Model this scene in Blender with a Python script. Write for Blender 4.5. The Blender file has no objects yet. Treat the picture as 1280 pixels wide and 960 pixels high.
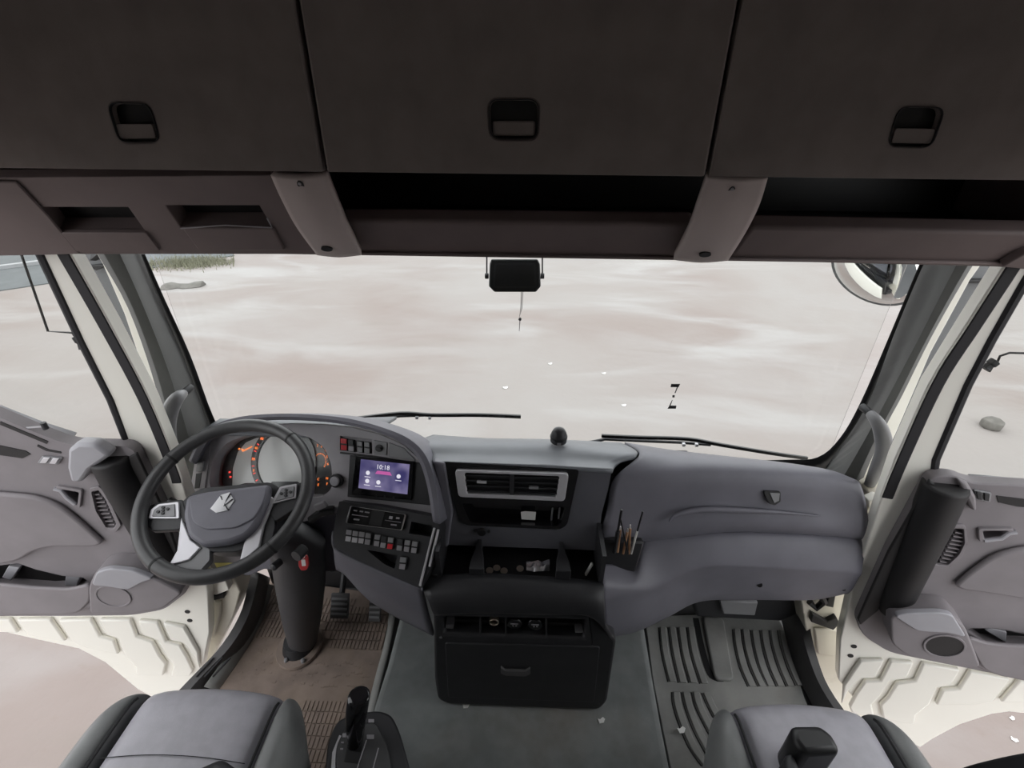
import bpy, bmesh, math, random
from mathutils import Vector as V, Matrix
from mathutils.geometry import tessellate_polygon
random.seed(7)
S = bpy.context.scene
COL = S.collection

# ---------------------------------------------------------------- camera, sky, exposure
F, PITCH, YAW, ROLL, H = 600.0, 29.0, 1.3, 0.55, 1.85       # focal length in pixels of 1280x960
p_, y_, r_ = map(math.radians, (PITCH, YAW, ROLL))
f0, u0, x0 = V((0, math.cos(p_), -math.sin(p_))), V((0, math.sin(p_), math.cos(p_))), V((1, 0, 0))
x1, u1 = x0*math.cos(r_)+u0*math.sin(r_), -x0*math.sin(r_)+u0*math.cos(r_)
RZ = Matrix.Rotation(y_, 3, 'Z')
CX, CU, CF = RZ @ x1, RZ @ u1, RZ @ f0
EYE = V((0, 0, H))
cam = bpy.data.cameras.new('camera'); cam.sensor_width = 36; cam.lens = F*36/1280; cam.clip_start = 0.02
co = bpy.data.objects.new('camera', cam); COL.objects.link(co)
m3 = Matrix((CX, CU, -CF)).transposed(); co.matrix_world = Matrix.Translation(EYE) @ m3.to_4x4()
S.camera = co

w = bpy.data.worlds.new('overcast'); S.world = w; w.use_nodes = True
bg = w.node_tree.nodes['Background']; bg.inputs[0].default_value = (0.97, 0.985, 1.0, 1); bg.inputs[1].default_value = 1.15
S.view_settings.view_transform = 'Standard'; S.view_settings.look = 'None'
S.view_settings.gamma = 1; S.view_settings.use_curve_mapping = False
S.view_settings.exposure = 1.15

# ---------------------------------------------------------------- helpers
def ray(px, py): return CX*((px-640)/F)+CU*((480-py)/F)+CF
def at(px, py, Y):                                   # the point seen at a pixel on the plane y = Y
    d = ray(px, py); return EYE + d*(Y/d.y)
def atz(px, py, z):
    d = ray(px, py); return EYE + d*((z-H)/d.z)
def atx(px, py, x):
    d = ray(px, py); return EYE + d*(x/d.x)
class Pl:                                            # a plane with 2-D axes; n points to the viewer's side
    def __init__(s, o, n, up=V((0, 0, 1))):
        s.o = V(o); s.n = V(n).normalized()
        if s.n.dot(EYE-s.o) < 0: s.n = -s.n
        s.v = (up - s.n*up.dot(s.n)).normalized(); s.u = s.v.cross(s.n).normalized()
    def hit(s, px, py, off=0.0):
        d = ray(px, py); t = (s.o + s.n*off - EYE).dot(s.n)/d.dot(s.n); return EYE + d*t
    def d2(s, q): q = V(q)-s.o; return V((q.dot(s.u), q.dot(s.v)))
    def px(s, pts, off=0.0): return [s.d2(s.hit(x, y, off)) for x, y in pts]
    def p3(s, a, off=0.0): return s.o + s.u*a[0] + s.v*a[1] + s.n*off
def plane3(a, b, c): return Pl(a, (b-a).cross(c-a))

def area2(l): return sum(a[0]*b[1]-b[0]*a[1] for a, b in zip(l, l[1:]+l[:1]))/2
def ccw(l): return l if area2(l) > 0 else l[::-1]
def rnd(l, r, n=4):                                  # round a polygon's corners
    o = []; k = len(l)
    for i in range(k):
        a, b, c = V(l[i-1]), V(l[i]), V(l[(i+1) % k])
        d1, d2 = (a-b), (c-b); q = min(r, d1.length*.45, d2.length*.45)
        if q < 1e-6: o.append(b); continue
        s, e = b+d1.normalized()*q, b+d2.normalized()*q
        for j in range(n+1):
            t = j/n; o.append(s*(1-t)**2+b*(2*t*(1-t))+e*t*t)
    return o
def cr(P, n):                                        # Catmull-Rom through the points
    P = [V(p) for p in P]; o = []
    for i in range(len(P)-1):
        a, b, c, d = P[max(i-1, 0)], P[i], P[i+1], P[min(i+2, len(P)-1)]
        for j in range(n):
            t = j/n; o.append(.5*(2*b+(c-a)*t+(2*a-5*b+4*c-d)*t*t+(3*b-a-3*c+d)*t**3))
    o.append(P[-1]); return o
def sgrid(G, nu, nv):
    rows = [cr(r, nu) for r in G]; cols = [cr([r[i] for r in rows], nv) for i in range(len(rows[0]))]
    return [[c[j] for c in cols] for j in range(len(cols[0]))]
class MB:
    flat = False
    def __init__(s): s.v = []; s.f = []
    def add(s, v, f):
        k = len(s.v); s.v += [V(q) for q in v]; s.f += [[i+k for i in g] for g in f]; return s
    def box(s, c, d, R=None):
        c = V(c); q = []
        for z in (-1, 1):
            for x, y in ((-1, -1), (1, -1), (1, 1), (-1, 1)):
                e = V((x*d[0]/2, y*d[1]/2, z*d[2]/2)); q.append(c+(R @ e if R else e))
        return s.add(q, [[3, 2, 1, 0], [4, 5, 6, 7], [0, 1, 5, 4], [1, 2, 6, 5], [2, 3, 7, 6], [3, 0, 4, 7]])
    def loft(s, rings, caps=True, close=True):
        n = len(rings[0]); f = []
        for i in range(len(rings)-1):
            for j in range(n if close else n-1):
                k = (j+1) % n; f.append([i*n+j, i*n+k, (i+1)*n+k, (i+1)*n+j])
        if caps: f += [list(range(n))[::-1], [(len(rings)-1)*n+j for j in range(n)]]
        return s.add([p for r in rings for p in r], f)
    def prism(s, pl, loop, w0, w1):
        l = ccw([V(q) for q in loop]); return s.loft([[pl.p3(q, w0) for q in l], [pl.p3(q, w1) for q in l]])
    def ring(s, pl, a, b, w0, w1):                  # frame between two loops of equal length
        A = [[pl.p3(q, w) for q in l] for l, w in ((a, w0), (a, w1), (b, w1), (b, w0), (a, w0))]
        return s.loft(A, caps=False)
    def plate(s, pl, outer, holes=(), th=.03, floors=True):   # face with recesses (loop, depth)
        outer = ccw([V(q) for q in outer]); hs = [(ccw([V(q) for q in l])[::-1], d) for l, d in holes]
        loops = [outer]+[l for l, d in hs]
        allp = [q for l in loops for q in l]
        tri = tessellate_polygon([[V((q[0], q[1], 0)) for q in l] for l in loops])
        fix = []
        for t in tri:
            a, b, c = (allp[i] for i in t)
            fix.append(list(t) if (b-a).cross(c-a) > 0 else list(t)[::-1])
        s.add([pl.p3(q) for q in allp], fix)
        l = outer; n = len(l)
        s.add([pl.p3(q, -th) for q in l]+[pl.p3(q) for q in l], [[j, (j+1) % n, n+(j+1) % n, n+j] for j in range(n)]+([list(range(n))[::-1]] if floors and all(d < th for l_, d in hs) else []))
        if not floors: s.add([pl.p3(q, -th) for q in allp], [t[::-1] for t in fix])
        s.flat = True
        for l, d in hs:
            n = len(l)
            s.add([pl.p3(q, -d) for q in l]+[pl.p3(q) for q in l], [[j, (j+1) % n, n+(j+1) % n, n+j] for j in range(n)]+([list(range(n))[::-1]] if floors else []))
        return s
    def tube(s, P, r, n=10, close=False):
        P = [V(p) for p in P]; k = len(P); rs = r if isinstance(r, (list, tuple)) else [r]*k; R = []
        t = (P[1]-P[0]).normalized(); a = t.orthogonal().normalized()
        for i in range(k):
            t = ((P[(i+1) % k]-P[i-1]) if close else (P[min(i+1, k-1)]-P[max(i-1, 0)])).normalized()
            a = (a-t*a.dot(t)).normalized(); b = t.cross(a)
            R.append([P[i]+(a*math.cos(2*math.pi*j/n)+b*math.sin(2*math.pi*j/n))*rs[i] for j in range(n)])
        if close: R.append(R[0])
        return s.loft(R, caps=not close)
    def lathe(s, prof, o, ax, n=24):
        o, ax = V(o), V(ax).normalized(); a = ax.orthogonal().normalized(); b = ax.cross(a)
        return s.loft([[o+ax*h+(a*math.cos(2*math.pi*j/n)+b*math.sin(2*math.pi*j/n))*max(r, 1e-5) for j in range(n)] for r, h in prof])
    def sheet(s, G):
        n = len(G[0]); return s.add([p for r in G for p in r], [[i*n+j, i*n+j+1, (i+1)*n+j+1, (i+1)*n+j] for i in range(len(G)-1) for j in range(n-1)])

def mkmesh(name, mb, smooth=True, face_cam=False, fixn=True):
    me = bpy.data.meshes.new(name); me.from_pydata([tuple(v) for v in mb.v], [], mb.f); me.validate()
    bm = bmesh.new(); bm.from_mesh(me)
    bmesh.ops.remove_doubles(bm, verts=bm.verts, dist=1e-5)
    if mb.flat: bmesh.ops.dissolve_limit(bm, angle_limit=.004, verts=bm.verts, edges=bm.edges)
    if fixn: bmesh.ops.recalc_face_normals(bm, faces=bm.faces)
    if face_cam and bm.faces:
        if sum((EYE-f.calc_center_median()).dot(f.normal)*f.calc_area() for f in bm.faces) < 0:
            bmesh.ops.reverse_faces(bm, faces=bm.faces)
    bm.to_mesh(me); bm.free()
    if smooth:
        for q in me.polygons: q.use_smooth = True
    return me
def wloc(o):
    q = V((0, 0, 0))
    while o: q += V(o.location); o = o.parent
    return q
def obj(name, mb, mat, parent=None, bev=0, seg=2, solid=0, sub=0, ang=35, keep=False):
    sheet = solid != 0
    me = mkmesh(name, mb, True, sheet)
    if parent is not None: off = wloc(parent)
    else:
        xs = [v.co for v in me.vertices]
        off = V(((min(v.x for v in xs)+max(v.x for v in xs))/2, (min(v.y for v in xs)+max(v.y for v in xs))/2, min(v.z for v in xs)))
    me.transform(Matrix.Translation(-off)); me.materials.append(M[mat])
    o = bpy.data.objects.new(name, me); COL.objects.link(o)
    if parent is not None: o.parent = parent
    else: o.location = off
    if sheet:
        d = o.modifiers.new('solid', 'SOLIDIFY'); d.thickness = abs(solid); d.offset = -1
    if bev:
        b = o.modifiers.new('bevel', 'BEVEL'); b.width = bev; b.segments = seg; b.limit_method = 'ANGLE'; b.angle_limit = math.radians(ang)
    if sub:
        b = o.modifiers.new('sub', 'SUBSURF'); b.levels = sub; b.render_levels = sub
    if not sub: me.set_sharp_from_angle(angle=math.radians(40))
    return o
def thing(name, label, cat, loc, group=None):
    o = bpy.data.objects.new(name, None); COL.objects.link(o); o.location = loc; o.empty_display_size = .05
    return tag(o, label, cat, group)
def tag(o, label, cat, group=None):
    o['label'] = label; o['category'] = cat
    if group: o['group'] = group
    return o
def struct(o, label=None):
    o['kind'] = 'structure'
    if label: o['label'] = label
    return o
def sempty(name, loc, label=None):
    o = bpy.data.objects.new(name, None); COL.objects.link(o); o.location = loc; o.empty_display_size = .05; return struct(o, label)
def stuff(o): o['kind'] = 'stuff'; return o
def text(name, s, pl, c, h, mat, parent, off=.001, sx=1.0, rot=0):
    cu = bpy.data.curves.new('txt', 'FONT'); cu.body = s; cu.align_x = 'CENTER'; cu.align_y = 'CENTER'; cu.size = h*1.4; cu.resolution_u = 2; cu.extrude = .0003
    t = bpy.data.objects.new('txt', cu); COL.objects.link(t); dg = bpy.context.evaluated_depsgraph_get(); dg.update()
    me = bpy.data.meshes.new_from_object(t.evaluated_get(dg)); bpy.data.objects.remove(t)
    ca, sa = math.cos(rot), math.sin(rot)
    for v in me.vertices:
        x, y = v.co.x*sx, v.co.y; v.co = pl.p3((c[0]+x*ca-y*sa, c[1]+x*sa+y*ca), off+v.co.z)-wloc(parent)
    me.name = name; me.materials.clear(); me.materials.append(M[mat])
    o = bpy.data.objects.new(name, me); COL.objects.link(o); o.parent = parent; return o
def circ(c, r, n=24, ry=None, a0=0): return [V((c[0]+r*math.cos(a0+2*math.pi*i/n), c[1]+(ry or r)*math.sin(a0+2*math.pi*i/n))) for i in range(n)]

# ---------------------------------------------------------------- materials
M = {}
def mat(name, col, rough=.5, metal=0, nscale=0, namp=0, bump=0, bscale=400, emit=None, estr=0, spec=.5, coat=0, col2=None, c2scale=6, c2lo=.45, c2hi=.6):
    m = bpy.data.materials.new(name); m.use_nodes = True; t = m.node_tree; b = t.nodes['Principled BSDF']; M[name] = m
    b.inputs['Base Color'].default_value = (*col, 1); b.inputs['Roughness'].default_value = rough; b.inputs['Metallic'].default_value = metal
    b.inputs['Specular IOR Level'].default_value = spec; b.inputs['Coat Weight'].default_value = coat
    if emit: b.inputs['Emission Color'].default_value = (*emit, 1); b.inputs['Emission Strength'].default_value = estr
    tc = t.nodes.new('ShaderNodeTexCoord'); src = None
    def noise(sc, det=4):
        n = t.nodes.new('ShaderNodeTexNoise'); n.inputs['Scale'].default_value = sc; n.inputs['Detail'].default_value = det
        t.links.new(tc.outputs['Object'], n.inputs['Vector']); return n
    def mix(a, bcol, fac):
        x = t.nodes.new('ShaderNodeMix'); x.data_type = 'RGBA'
        if a is None: x.inputs['A'].default_value = (*col, 1)
        else: t.links.new(a, x.inputs['A'])
        x.inputs['B'].default_value = (*bcol, 1); t.links.new(fac, x.inputs['Factor']); return x.outputs['Result']
    if col2:
        n = noise(c2scale, 6); r = t.nodes.new('ShaderNodeMapRange'); r.inputs[1].default_value = c2lo; r.inputs[2].default_value = c2hi
        t.links.new(n.outputs['Fac'], r.inputs[0]); src = mix(src, col2, r.outputs[0])
    if namp:
        n = noise(nscale); r = t.nodes.new('ShaderNodeMapRange'); r.inputs[1].default_value = .35; r.inputs[2].default_value = .65; r.inputs[3].default_value = 0; r.inputs[4].default_value = namp
        t.links.new(n.outputs['Fac'], r.inputs[0]); src = mix(src, tuple(c*1.6+.01 for c in col), r.outputs[0])
    if src is not None: t.links.new(src, b.inputs['Base Color'])
    if bump:
        n = noise(bscale, 2); q = t.nodes.new('ShaderNodeBump'); q.inputs['Strength'].default_value = bump; q.inputs['Distance'].default_value = .002
        t.links.new(n.outputs['Fac'], q.inputs['Height']); t.links.new(q.outputs['Normal'], b.inputs['Normal'])
    return m
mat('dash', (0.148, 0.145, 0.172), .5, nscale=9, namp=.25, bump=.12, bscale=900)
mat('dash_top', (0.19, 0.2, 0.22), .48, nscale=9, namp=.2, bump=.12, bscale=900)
mat('panel', (0.33, 0.315, 0.335), .45, nscale=20, namp=.15, bump=.06, bscale=900)
mat('dark', (0.022, 0.022, 0.025), .5, nscale=20, namp=.2, bump=.08, bscale=700)
mat('bright', (.8, .8, .82), .3)
mat('rim_leather', (.045, .045, .047), .4, nscale=30, namp=.2, bump=.15, bscale=500)
mat('column', (0.05, 0.048, 0.052), .5, nscale=9, namp=.2)
mat('centre', (.1, .1, .116), .5, nscale=9, namp=.2, bump=.12, bscale=900)
mat('black', (.008, .008, .009), .45)
mat('gloss_black', (.008, .008, .01), .12)
mat('grey_plastic', (0.24, 0.24, 0.25), .42)
mat('key_grey', (.32, .31, .33), .4)
mat('silver', (.6, .59, .62), .32, metal=.3)
mat('chrome', (.85, .85, .86), .12, metal=1)
mat('locker', (0.235, 0.2, 0.19), .75, nscale=14, namp=.3, bump=.2, bscale=600)
mat('header', (0.15, 0.115, 0.112), .6, nscale=10, namp=.2, bump=.1, bscale=700)
mat('bracket', (0.47, 0.4, 0.385), .5, nscale=6, namp=.2)
mat('ceiling', (0.5, 0.48, 0.46), .9, bump=.2)
mat('pillar', (0.08, 0.082, 0.08), .65, nscale=10, namp=.2, bump=.12, bscale=800)
mat('seal', (.02, .019, .022), .7)
mat('white_paint', (0.88, 0.86, 0.79), .3, coat=.3, nscale=5, namp=0)
mat('white_dirty', (.78, .74, .64), .4, col2=(.5, .42, .33), c2scale=5, c2lo=.58, c2hi=.8)
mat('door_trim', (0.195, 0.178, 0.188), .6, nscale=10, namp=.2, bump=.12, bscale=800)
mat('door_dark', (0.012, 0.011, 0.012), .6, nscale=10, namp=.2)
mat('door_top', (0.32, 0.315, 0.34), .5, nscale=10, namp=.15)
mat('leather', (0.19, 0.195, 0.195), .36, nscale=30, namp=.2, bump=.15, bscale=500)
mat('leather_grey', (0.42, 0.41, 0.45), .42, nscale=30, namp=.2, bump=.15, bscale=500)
mat('stitch', (.012, .012, .013), .7)
mat('rubber', (0.08, 0.078, 0.08), .6, nscale=8, namp=.4, bump=.1, bscale=300)
mat('mat_grey', (0.25, 0.25, 0.24), .65, nscale=9, namp=.5, bump=.15, bscale=350, col2=(.3, .29, .27), c2scale=7, c2lo=.5, c2hi=.75)
mat('mat_brown', (0.225, 0.175, 0.148), .8, nscale=18, namp=.5, bump=.2, bscale=300, col2=(.3, .23, .18), c2scale=8, c2lo=.45, c2hi=.7)
mat('carpet', (0.2, 0.212, 0.212), .7, nscale=16, namp=.35, bump=.25, bscale=420, col2=(.22, .2, .18), c2scale=3, c2lo=.5, c2hi=.75)
mat('red', (.55, .02, .03), .3)
mat('red_key', (.5, .03, .03), .4)
mat('yellow', (.75, .66, .22), .5)
mat('paper', (.75, .74, .72), .6)
mat('wood', (.62, .35, .2), .6)
mat('dial_reflection', (0.8, 0.77, 0.77), .25)  # pale face colour stands in for the reflection on the cluster glass
mat('dial_dark', (.06, .055, .06), .3)
mat('glow_red', (.3, .01, .01), .5, emit=(1, .07, .06), estr=.6)
mat('glow_orange', (.3, .06, .01), .5, emit=(1, .24, .05), estr=.6)
mat('glow_white', (.5, .5, .5), .5, emit=(.9, .88, 1), estr=.32)
mat('glow_pink', (.4, .1, .3), .5, emit=(.9, .18, .6), estr=.2)
mat('stone', (0.12, 0.115, 0.105), .85, nscale=12, namp=.5, bump=.4, bscale=20)
mat('foil', (.8, .8, .85), .2, metal=.9)
mat('coin', (.7, .6, .5), .3, metal=.9)
mat('mirror_glass', (.78, .8, .8), .03, metal=1)
mat('ext_grey', (.12, .125, .13), .5, nscale=8, namp=.2)
mat('grass', (.2, .2, .14), .8)
mat('road', (0.1, 0.11, 0.115), .9, nscale=2, namp=.3)
mat('kerb', (.3, .31, .32), .6)
mat('litter', (.9, .9, .88), .6)

def glass_mat(name, refl, tint=(1, 1, 1)):
    m = bpy.data.materials.new(name); m.use_nodes = True; t = m.node_tree; t.nodes.clear(); M[name] = m
    o = t.nodes.new('ShaderNodeOutputMaterial'); x = t.nodes.new('ShaderNodeMixShader'); a = t.nodes.new('ShaderNodeBsdfTransparent'); g = t.nodes.new('ShaderNodeBsdfGlossy'); fr = t.nodes.new('ShaderNodeFresnel')
    a.inputs[0].default_value = (*tint, 1); g.inputs['Roughness'].default_value = .02; fr.inputs[0].default_value = refl
    t.links.new(fr.outputs[0], x.inputs[0]); t.links.new(a.outputs[0], x.inputs[1]); t.links.new(g.outputs[0], x.inputs[2]); t.links.new(x.outputs[0], o.inputs[0])
glass_mat('glass', 1.18, (.97, .98, .975))
glass_mat('side_glass', 1.18, (.93, .935, .925))

def ground_mat():
    m = bpy.data.materials.new('dirt'); m.use_nodes = True; t = m.node_tree; b = t.nodes['Principled BSDF']; M['dirt'] = m
    tc = t.nodes.new('ShaderNodeTexCoord')
    def noise(sc, det, st=(1, 1, 1), dist=0, loc=(0, 0, 0), rz=0):
        mp = t.nodes.new('ShaderNodeMapping'); mp.inputs['Scale'].default_value = st; mp.inputs['Location'].default_value = loc; mp.inputs['Rotation'].default_value = (0, 0, rz)
        n = t.nodes.new('ShaderNodeTexNoise'); n.inputs['Scale'].default_value = sc; n.inputs['Detail'].default_value = det; n.inputs['Distortion'].default_value = dist
        t.links.new(tc.outputs['Object'], mp.inputs[0]); t.links.new(mp.outputs[0], n.inputs['Vector']); return n.outputs['Fac']
    def rng(x, a, bb, lo=0, hi=1):
        r = t.nodes.new('ShaderNodeMapRange'); r.interpolation_type = 'SMOOTHSTEP'
        for i, q in enumerate((a, bb, lo, hi)): r.inputs[i+1].default_value = q
        t.links.new(x, r.inputs[0]); return r.outputs[0]
    def mix(a, c, fac):
        x = t.nodes.new('ShaderNodeMix'); x.data_type = 'RGBA'
        if isinstance(a, tuple): x.inputs['A'].default_value = (*a, 1)
        else: t.links.new(a, x.inputs['A'])
        x.inputs['B'].default_value = (*c, 1); t.links.new(fac, x.inputs['Factor']); return x.outputs['Result']
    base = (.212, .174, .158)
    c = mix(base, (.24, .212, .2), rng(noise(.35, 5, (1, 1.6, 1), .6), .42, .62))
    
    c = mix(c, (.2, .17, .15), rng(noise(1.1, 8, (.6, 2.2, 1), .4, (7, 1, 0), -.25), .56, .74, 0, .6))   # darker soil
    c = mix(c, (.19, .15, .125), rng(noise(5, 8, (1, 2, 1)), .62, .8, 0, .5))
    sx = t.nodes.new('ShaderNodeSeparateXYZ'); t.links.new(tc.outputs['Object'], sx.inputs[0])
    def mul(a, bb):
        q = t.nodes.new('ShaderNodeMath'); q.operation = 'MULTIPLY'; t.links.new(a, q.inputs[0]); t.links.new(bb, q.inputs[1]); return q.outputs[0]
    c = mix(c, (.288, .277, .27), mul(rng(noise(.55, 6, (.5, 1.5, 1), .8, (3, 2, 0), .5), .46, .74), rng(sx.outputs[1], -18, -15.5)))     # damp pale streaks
    c = mix(c, (.274, .259, .247), mul(rng(noise(.22, 5, (1, 1, 1), .5, (1, 5, 0)), .25, .68), rng(sx.outputs[1], -18, -15.5, 0, .85)))   # paler patches ahead of the truck, fading out close to it
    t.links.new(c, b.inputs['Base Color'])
    wet = rng(noise(.55, 4, (.5, 1.5, 1), .8, (3, 2, 0), .5), .5, .72, .85, .62); t.links.new(wet, b.inputs['Roughness'])
    bp = t.nodes.new('ShaderNodeBump'); bp.inputs['Strength'].default_value = .35; bp.inputs['Distance'].default_value = .03
    t.links.new(noise(7, 8), bp.inputs['Height']); t.links.new(bp.outputs['Normal'], b.inputs['Normal'])
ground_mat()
def screen_mat():
    m = bpy.data.materials.new('screen'); m.use_nodes = True; t = m.node_tree; b = t.nodes['Principled BSDF']; M['screen'] = m
    tc = t.nodes.new('ShaderNodeTexCoord'); n = t.nodes.new('ShaderNodeTexNoise'); n.inputs['Scale'].default_value = 14; n.inputs['Detail'].default_value = 2
    r = t.nodes.new('ShaderNodeValToRGB'); e = r.color_ramp.elements
    e[0].position = .35; e[0].color = (.05, .045, .16, 1); e[1].position = .68; e[1].color = (.34, .3, .5, 1)
    t.links.new(tc.outputs['Object'], n.inputs['Vector']); t.links.new(n.outputs['Fac'], r.inputs[0]); t.links.new(r.outputs[0], b.inputs['Emission Color'])
    b.inputs['Emission Strength'].default_value = .33; b.inputs['Base Color'].default_value = (.02, .02, .03, 1); b.inputs['Roughness'].default_value = .1
screen_mat()

# ================================================================ SETTING
GZ = -1.45
g = MB(); n = 24
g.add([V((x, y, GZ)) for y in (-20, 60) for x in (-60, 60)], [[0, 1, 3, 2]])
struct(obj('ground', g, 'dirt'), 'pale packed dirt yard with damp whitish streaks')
# a strip of wet grey road with a pale kerb far off to the front left
ra, rb, rc, rd = atz(-60, 373, GZ), atz(60, 364, GZ), atz(185, 338, GZ), atz(240, 328, GZ)
dirv = (rd-ra).normalized(); nrm = V((-dirv.y, dirv.x, 0)); nrm = nrm if nrm.dot(V((ra.x, ra.y, 0))) > 0 else -nrm
st, en = ra-dirv*6, rd+dirv*1.0
g = MB(); g.loft([[st, st+V((0, 0, .02)), st+nrm*4+V((0, 0, .02)), st+nrm*4], [en, en+V((0, 0, .02)), en+nrm*4+V((0, 0, .02)), en+nrm*4]])
struct(obj('road', g, 'road'), 'wet grey road strip beyond the dirt yard')
k0, k1 = st+nrm*2.1, en+nrm*2.1
g = MB(); g.loft([[k0, k0+V((0, 0, .1)), k0+nrm*.15+V((0, 0, .1)), k0+nrm*.15], [k1, k1+V((0, 0, .1)), k1+nrm*.15+V((0, 0, .1)), k1+nrm*.15]])
struct(obj('kerb', g, 'kerb'), 'low pale kerb along the wet road')
g = MB()
for i in range(2600):
    px, py = min(292, max(190, random.gauss(238, 26))), 0
    py = 331-(px-196)*.04+random.gauss(0, 3.2)
    if py < 318: py = 318+random.random()*8
    q = atz(px, py, GZ); a = random.random()*6.28; hh = random.uniform(.04, .13); d = V((math.cos(a), math.sin(a), 0))*.012; l = V((random.gauss(0, .03), random.gauss(0, .03), hh))
    g.add([q-d, q+d, q+l], [[0, 1, 2]])
gr = obj('grass', g, 'grass'); stuff(gr); tag(gr, 'thin green grass strip at the far left edge of the yard', 'grass')

def slab(name, lo, hi, mt, parent=None, bev=0):
    return obj(name, MB().box([(a+b)/2 for a, b in zip(lo, hi)], [b-a for a, b in zip(lo, hi)]), mt, parent, bev)
struct(slab('floor', (-1.12, -.9, -.06), (1.12, 1.45, 0), 'rubber'), 'dark cab floor')
struct(slab('wall_front', (-1.1, 1.42, 0), (1.1, 1.46, .68), 'dark'), 'dark firewall below the windscreen')
struct(slab('wall_front_upper', (-1.16, 1.42, 1.66), (1.16, 1.46, 2.44), 'header'), 'cab wall above the windscreen')
struct(slab('wall_back', (-1.2, -.95, -.06), (1.2, -.9, 2.44), 'ceiling'), 'grey rear cab wall')
for sx, nm in ((-1, 'left'), (1, 'right')):
    wm = MB(); X0, X1 = 1.15*sx, 1.2*sx
    wm.box(((X0+X1)/2, -.26, 1.19), (.05, 1.28, 2.5)); wm.box(((X0+X1)/2, .9, 2.1), (.05, 1.04, .68)); wm.box(((X0+X1)/2, 1.33, 1.69), (.05, .2, .16))
    struct(obj('wall_'+nm, wm, 'ceiling'), 'grey cab side wall behind the %s door opening' % nm)
struct(slab('ceiling', (-1.2, -.95, 2.4), (1.2, 1.46, 2.44), 'ceiling'), 'grey cab headliner')

# engine tunnel between the footwells, with its carpet
TZ = .1
tl = [atz(x, y, TZ) for x, y in ((508, 735), (500, 768), (484, 830), (468, 880), (450, 960))]
tr = [atz(x, y, TZ) for x, y in ((800, 740), (807, 790), (817, 850), (826, 900), (838, 960))]
tl.append(V((tl[-1].x, -.3, TZ))); tr.append(V((tr[-1].x, -.3, TZ)))
tl.insert(0, V((tl[0].x, 1.42, TZ))); tr.insert(0, V((tr[0].x, 1.42, TZ)))
g = MB(); tl3 = [V((p.x, p.y, TZ)) for p in tl]; tr3 = [V((p.x, p.y, TZ)) for p in tr]
loopt = tl3+tr3[::-1]; low = [V((p.x, p.y, .0)) for p in loopt]
g.loft([low, loopt])
tun = obj('trim_1', g, 'carpet', bev=.022, seg=4); struct(tun, 'raised engine tunnel covered in worn grey-green carpet')

# windscreen
g = MB(); WS = []
for j in range(9):
    z = .72+j/8*.98
    WS.append([V((x, 1.50-.09*(abs(x)/1.06)**2.2, z)) for x in [-1.1+2.2*i/28 for i in range(29)]])
g.sheet(WS); win = sempty('window_1', (0, 1.46, .72), 'large curved windscreen with a black edge band')
obj('windscreen_pane', g, 'glass', win, solid=.004)
def wsY(x): return 1.50-.09*(abs(x)/1.06)**2.2
def onws(px, py, d=.006):
    Y = 1.45
    for _ in range(6): q = at(px, py, Y); Y = wsY(q.x)-d
    return at(px, py, Y)
fo = [(172, 318), (196, 375), (226, 445), (252, 520), (268, 548), (320, 560)]
fi = [(181, 318), (206, 375), (238, 445), (266, 520), (282, 541), (330, 552)]
g = MB(); g.sheet([cr([onws(*p) for p in fo], 4), cr([onws(*p) for p in fi], 4)]); obj('edge_band', g, 'black', win, solid=.002)
fo = [(1165, 320), (1158, 338), (1122, 424), (1088, 510), (1062, 552), (1030, 590), (980, 592), (860, 588)]
fi = [(1157, 318), (1148, 334), (1112, 420), (1076, 503), (1050, 548), (1022, 572), (980, 575), (860, 578)]
g = MB(); g.sheet([cr([onws(*p) for p in fo], 4), cr([onws(*p) for p in fi], 4)]); obj('edge_band', g, 'black', win, solid=.002)

struct(slab('trim_11', (-1.15, 1.56, -1.1), (1.15, 1.6, .6), 'white_paint', bev=.01), 'white painted truck front below the windscreen, seen only in the mirror')
# A-pillar trims with grab handles
def pillar(name, rear, ridge, front, label, Yr=1.24, Ym=1.25, Yf=1.37):
    g = MB(); G = [cr([at(*p, Yr+.02) for p in rear], 4), cr([at(a[0]*.7+b[0]*.3, a[1]*.7+b[1]*.3, Yr) for a, b in zip(rear, ridge)], 4), cr([at(*p, Ym) for p in ridge], 4), cr([at(*p, Yf) for p in front], 4)]
    g.sheet(G); return struct(obj(name, g, 'pillar', solid=.03), label)
lr = [(100, 280), (122, 318), (160, 385), (190, 468), (210, 545), (238, 640)]
lm = [(130, 280), (150, 318), (180, 385), (210, 462), (234, 540), (262, 640)]
lf = [(158, 280), (176, 318), (200, 380), (230, 448), (262, 533), (300, 640)]
pillar('trim_2', lr, lm, lf, 'dark grey padded trim on the driver side windscreen pillar')
rr_ = [(1238, 300), (1212, 338), (1165, 420), (1128, 494), (1104, 540), (1070, 620)]
rm = [(1215, 300), (1192, 338), (1150, 420), (1108, 500), (1078, 555), (1040, 620)]
rf = [(1172, 300), (1152, 336), (1116, 422), (1083, 508), (1033, 583), (1000, 620)]
pillar('trim_3', rr_, rm, rf, 'dark grey padded trim on the passenger side windscreen pillar')
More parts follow.
